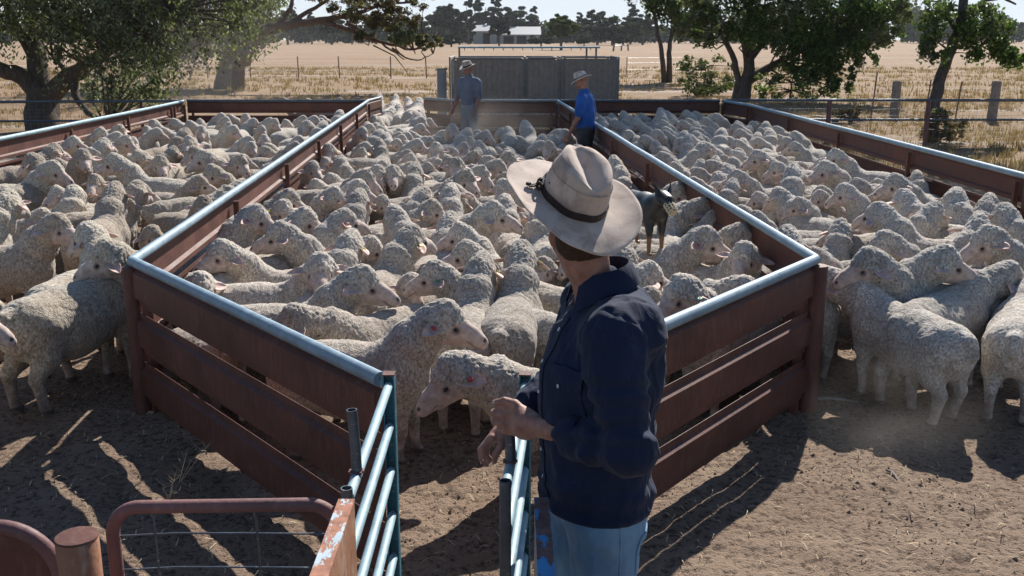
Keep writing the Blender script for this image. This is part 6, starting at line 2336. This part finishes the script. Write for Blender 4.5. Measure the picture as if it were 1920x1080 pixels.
def run_flock():
    for (px, py, hy, pen, by, pose, s, tg, lab) in NEAR:
        s *= .95
        if isinstance(by, tuple):
            put(by[0], by[1], by[2], var_for(by[3], pose), s, pen, tg, lab)
            continue
        best = None
        near = P(px, py, .9).y < 6.6
        for dy in ((0,) if near else (0, -12, 12, -25, 25, -40, 40)):
            byaw = by + dy
            v = var_for(hy - byaw, pose)
            err = abs(((hy - byaw - v['psi']) + 180) % 360 - 180)
            hp = P(px, py, v['top'] * s)
            # turn the whole animal by the leftover angle
            byw = byaw + max(-18, min(18, ((hy - byaw - v['psi']) + 180) % 360 - 180))
            ox, oy = head_off(v, byw, s)
            x, y = hp.x - ox, hp.y - oy
            cs = circles(x, y, byw, s)
            c = overlap(cs) * 3 + ccost(cs, PENS[pen]) + abs(dy) * .006 + err * .008
            if best is None or c < best[0]: best = (c, x, y, byw, v)
        _, x, y, byw, v = best
        # ease it away from rails without moving the head much
        for _ in range(6):
            cs = circles(x, y, byw, s)
            worst = min(cs, key=lambda c: edist((c[0], c[1]), PENS[pen]))
            dd = edist((worst[0], worst[1]), PENS[pen])
            if near or dd > .19 or pen == 'L' and x < -6: break
            cx = sum(p[0] for p in PENS[pen]) / len(PENS[pen]); cy = sum(p[1] for p in PENS[pen]) / len(PENS[pen])
            L_ = math.hypot(cx - x, cy - y)
            x += (cx - x) / L_ * .03; y += (cy - y) / L_ * .03
        if y < 7: print('%5d %5d  x %.2f y %.2f yaw %.0f psi %d %s' % (px, py, x, y, byw, v['psi'], v['pose']))
        put(x, y, byw, v, s, pen, tg, lab)
    n_near = NSH[0]
    # sheep leaving through the far gap, already outside or squeezing out
    for (px, py, yaw, s) in ((706, 186, 88, .98), (716, 214, 70, .9), (740, 186, 92, .92), (748, 207, 95, .95), (777, 197, 84, 1.1), (768, 190, 100, .85), (729, 200, 85, .88),
                             (583, 178, 170, .95), (602, 180, 20, .9), (627, 176, 200, .95)):
        q = P(px, py, .74 * s)
        v = VARS['level'][1]
        lab = {706: 'white shorn rump leaving through the far gap, hard against the red gate leaf', 716: 'white shorn sheep walking out just inside the far gap', 740: 'white shorn sheep farthest out through the gap', 748: 'white shorn sheep in the middle of those leaving by the gap',
               777: 'big white shorn rump in the dusty gap beside the back fence', 768: 'white shorn sheep hidden behind the big rump in the gap', 729: 'small white shorn sheep crowding into the far gap', 583: 'sheep outside the back fence of the left pen, poll showing over the pipe',
               602: 'middle of three sheep showing over the back fence of left pen', 627: 'darker polled one of three sheep showing over the back fence'}[px]
        if px < 640:
            q = Vector((-4.6 + (px - 583) * .0125, 22.6, 0)); v = VARS['up'][2]; s = 1.0
        pen = 'W' if px > 640 else 'L'
        put(q.x, q.y, yaw, v, s, pen, None, lab)
    cand = []
    rng = random.Random(5)
    rows = {}
    for pen, n, (x0, x1, y0, y1) in (('M', 150, (-3.0, 1.7, 4.2, 20.2)), ('L', 86, (-6.9, -2.3, 4.4, 21)), ('R', 180, (1.0, 4.9, 4.7, 21.1))):
        made = 0
        tries = 0
        allow = .02
        while made < n and tries < 9000:
            tries += 1
            if tries % 1500 == 0: allow *= 1.9
            x, y = rng.uniform(x0, x1), rng.uniform(y0, y1)
            if pen == 'M' and (y > 17.3 and x > -1.9): continue
            if pen == 'M' and y < 5.6: continue
            if pen == 'L' and y < 8.2 and x > -3.9: continue
            if pen == 'R' and y < 7.0: continue
            # keep clear of the two men
            if math.hypot(x + .86, y - 20.35) < .55 or math.hypot(x - 1.135, y - 15.45) < .42: continue
            pose = rng.choices(['up', 'level', 'down'], [9, 2, .4])[0]
            hd = {'M': rng.choice([-110, -90, -75, -60, -45, -30, -15, 0, -120, 60, 90, 110, 190]), 'L': rng.choice([-100, -80, -60, -45, -30, -20, -5, 10, 70, 200, -125]), 'R': rng.choice([70, 90, 110, 140, 165, 180, 190, 200, 215, 240])}[pen] + rng.uniform(-8, 8)
            want = rng.choice([-82, -42, -15, 15, 42, 82]) if pose == 'up' else rng.choice([-38, 6, 44])
            v = var_for(want, pose)
            yaw = hd - v['psi']
            s = rng.uniform(.75, .92)
            cs = circles(x, y, yaw, s)
            if min(edist((c[0], c[1]), PENS[pen]) for c in cs) < .17: continue
            ya = math.radians(yaw); hx, hy = [(v['P'][k] + .29 * v['Mh'][k][0]) * s for k in (0, 1)]
            if edist((x + hx * math.cos(ya) - hy * math.sin(ya), y + hx * math.sin(ya) + hy * math.cos(ya)), PENS[pen]) < .07: continue
            if pen == 'M' and math.hypot(x + hx * math.cos(ya) - hy * math.sin(ya) - DOG[0], y + hx * math.sin(ya) + hy * math.cos(ya) - DOG[1]) < .75: continue
            if pen == 'M' and math.hypot(x - DOG[0], y - DOG[1]) < .5 and v['pose'] == 'up': continue
            if overlap(cs) > allow: continue
            h = (yaw + v['psi']) % 360
            tg = rng.choice([None, None, None, ('yellow', rng.choice([-1, 1])), ('redtag', rng.choice([-1, 1]))]) if pen == 'M' else None
            CIRC.extend(cs)
            cand.append((pen, x, y, yaw, v, s, tg, h))
            made += 1
    cand.sort(key=lambda c: c[2])
    spare = cand[212:]
    cand = cand[:212]
    if spare:
        vs, fs, sk, dk, n0 = [], [], [], [], 0
        for (pen, x, y, yaw, v, s, tg, h) in spare:
            fv = min(FARV, key=lambda a: abs(a['psi'] - v['psi']))
            me = fv['me']
            nv = len(me.vertices)
            co = np.zeros(nv * 3, np.float32); me.vertices.foreach_get('co', co); co = co.reshape(-1, 3) * s
            a = math.radians(yaw + v['psi'] - fv['psi'])
            R = np.array([[math.cos(a), -math.sin(a), 0], [math.sin(a), math.cos(a), 0], [0, 0, 1]])
            q = np.zeros(len(me.polygons) * 4, np.int32); me.loops.foreach_get('vertex_index', q)
            vs.append(co @ R.T + np.array([x, y, 0])); fs.append(q.reshape(-1, 4) + n0)
            for (nm, L_) in (('skin', sk), ('dark', dk)):
                b = np.zeros(nv, np.float32); me.attributes[nm].data.foreach_get('value', b); L_.append(b)
            n0 += nv
        z = np.zeros(n0, np.float32)
        o = link('packed_flock', fastmesh('packed_flock', np.concatenate(vs), [np.concatenate(fs)], [M['wool']], True, None, {'skin': np.concatenate(sk), 'dark': np.concatenate(dk), 'crack': z, 'dirt': z, 'tip': z}),
                 kind='stuff', label='mass of small far sheep packed against the back fences')
        o.color = (.98, .97, .94, 1)
        print('SPARE', len(spare))
    # labels: rows counted from the back fence, place counted across the row
    pn = {'M': 'middle', 'L': 'left', 'R': 'right'}
    bins = {}
    for c in cand:
        bins.setdefault((c[0], int((21.5 - c[2]) / 1.25)), []).append(c)
    for (pen, r), cs in bins.items():
        cs.sort(key=lambda c: c[1] / c[2])
        for i, c in enumerate(cs):
            _, x, y, yaw, v, s, tg, h = c
            look = 'seen from behind' if 45 <= h < 135 else ('facing left' if 135 <= h < 225 else ('facing the camera' if 225 <= h < 315 else 'facing right'))
            tn = {'yellow': 'yellow tagged ', 'redtag': 'red tagged '}[tg[0]] if tg else ''
            lab = '%s%s sheep from left, %s row from back, %s pen, %s' % (tn, ORD[i], ORD[r], pn[pen], look)
            place_sheep(x, y, yaw, v, s, tint_of(pen), tg, lab, 'sheep packed in the %s pen' % pn[pen], y < 13)
            NSH[0] += 1
    print('SHEEP', NSH[0], 'near', n_near)


run_flock()

# ------------------------------------------------------------------ weeds, sticks, dust and haze
def twig_plant(label, px, py, h, n, name='dry_weed'):
    q = P(px, py)
    mb = MB()
    for i in range(n):
        a = random.uniform(0, 6.28)
        l_ = random.uniform(.3, .8)
        e = Vector((math.cos(a) * h * l_, math.sin(a) * h * l_, h * random.uniform(.5, 1)))
        m = e * .5 + Vector((random.uniform(-.02, .02), random.uniform(-.02, .02), h * .08))
        mb.tube([(0, 0, -.01), m, e], [.0022, .0017, .0008], 4, False)
        for k in range(3):
            s = m.lerp(e, random.random())
            mb.tube([s, s + Vector((random.uniform(-.05, .05), random.uniform(-.05, .05), random.uniform(0, .05)))], [.0012, .0006], 3, False)
    o = mb.build(name, M['straw'], None, label=label, cat='weed')
    o.location = (q.x, q.y, 0)


twig_plant('dry spindly weed in the shade in front of the corner post', 335, 905, .26, 4)
twig_plant('small dry weed near the top of the curved pipe gate', 318, 935, .14, 6)


def stick(label, px0, py0, px1, py1, r, name='stick'):
    a, b_ = P(px0, py0), P(px1, py1)
    mb = MB()
    m = (b_ - a)
    n = Vector((-m.y, m.x, 0)) * .08
    o = mb.tube([(0, 0, .012), m * .35 + n + Vector((0, 0, .016)), m * .7 + n * .7 + Vector((0, 0, .014)), m + Vector((0, 0, .008))], [r, r * .9, r * .8, r * .4], 7).build(name, M['timber'], None, True, label=label, cat='stick')
    o.location = (a.x, a.y, 0)


stick('pale bent stick lying beside the corner post of the right front fence', 1522, 752, 1608, 756, .012)
stick('short pale stick lying on the sunlit dirt', 1662, 885, 1682, 902, .008)


def volume_mat(name, dens, col, aniso=.35, noise=None):
    m = bpy.data.materials.new(name)
    m.use_nodes = True
    nt = m.node_tree
    nt.nodes.clear()
    o = nt.nodes.new('ShaderNodeOutputMaterial')
    v = nt.nodes.new('ShaderNodeVolumePrincipled')
    v.inputs['Color'].default_value = (*col, 1)
    v.inputs['Density'].default_value = dens
    v.inputs['Anisotropy'].default_value = aniso
    nt.links.new(v.outputs[0], o.inputs['Volume'])
    if noise:
        tc = nt.nodes.new('ShaderNodeTexCoord')
        ns = nt.nodes.new('ShaderNodeTexNoise'); ns.inputs['Scale'].default_value = noise; ns.inputs['Detail'].default_value = 3
        nt.links.new(tc.outputs['Object'], ns.inputs['Vector'])
        ln = nt.nodes.new('ShaderNodeVectorMath'); ln.operation = 'LENGTH'
        nt.links.new(tc.outputs['Object'], ln.inputs[0])
        r1 = nt.nodes.new('ShaderNodeMapRange'); r1.inputs[1].default_value = .95; r1.inputs[2].default_value = .15
        nt.links.new(ln.outputs['Value'], r1.inputs[0])
        r2 = nt.nodes.new('ShaderNodeMapRange'); r2.inputs[1].default_value = .38; r2.inputs[2].default_value = .7
        nt.links.new(ns.outputs['Fac'], r2.inputs[0])
        mu = nt.nodes.new('ShaderNodeMath'); mu.operation = 'MULTIPLY'
        nt.links.new(r1.outputs[0], mu.inputs[0]); nt.links.new(r2.outputs[0], mu.inputs[1])
        m2 = nt.nodes.new('ShaderNodeMath'); m2.operation = 'MULTIPLY'; m2.inputs[1].default_value = dens
        nt.links.new(mu.outputs[0], m2.inputs[0]); nt.links.new(m2.outputs[0], v.inputs['Density'])
    return m


if USE_HAZE:
    hz = MB().box((0, 0, 0), (1, 1, 1)).mesh('haze', volume_mat('haze_air', HAZE_D, (.86, .90, .96), .3))
    o = link('haze', hz, None, kind='stuff', label='thin dusty summer air')
    o.location = (0, 900, 18.0)
    o.scale = (1960, 2000, 38.0)
    for (nm, lab, c, r, d) in (('dust_cloud', 'pale dust hanging round the man by the back fence', (-.9, 20.1, .45), (2.4, 1.6, .85), .30),
                               ('dust_cloud', 'thin dust kicked up beside the corner post of the right front fence', (2.1, 5.1, .25), (.6, .6, .42), .35),
                               ('dust_cloud', 'thin dust drifting under the pale leafed tree', (-8.2, 27.0, 1.6), (4.5, 3.0, 2.2), .06)):
        mb = MB()
        prof = [(math.sin(math.pi * i / 10) + 1e-4, -math.cos(math.pi * i / 10)) for i in range(11)]
        mb.lathe(prof, n=20)
        o = link(nm, mb.mesh(nm, volume_mat('dust', d, (.93, .85, .76), .45, 1.3)), None, kind='stuff', label=lab)
        o.location = c
        o.scale = r
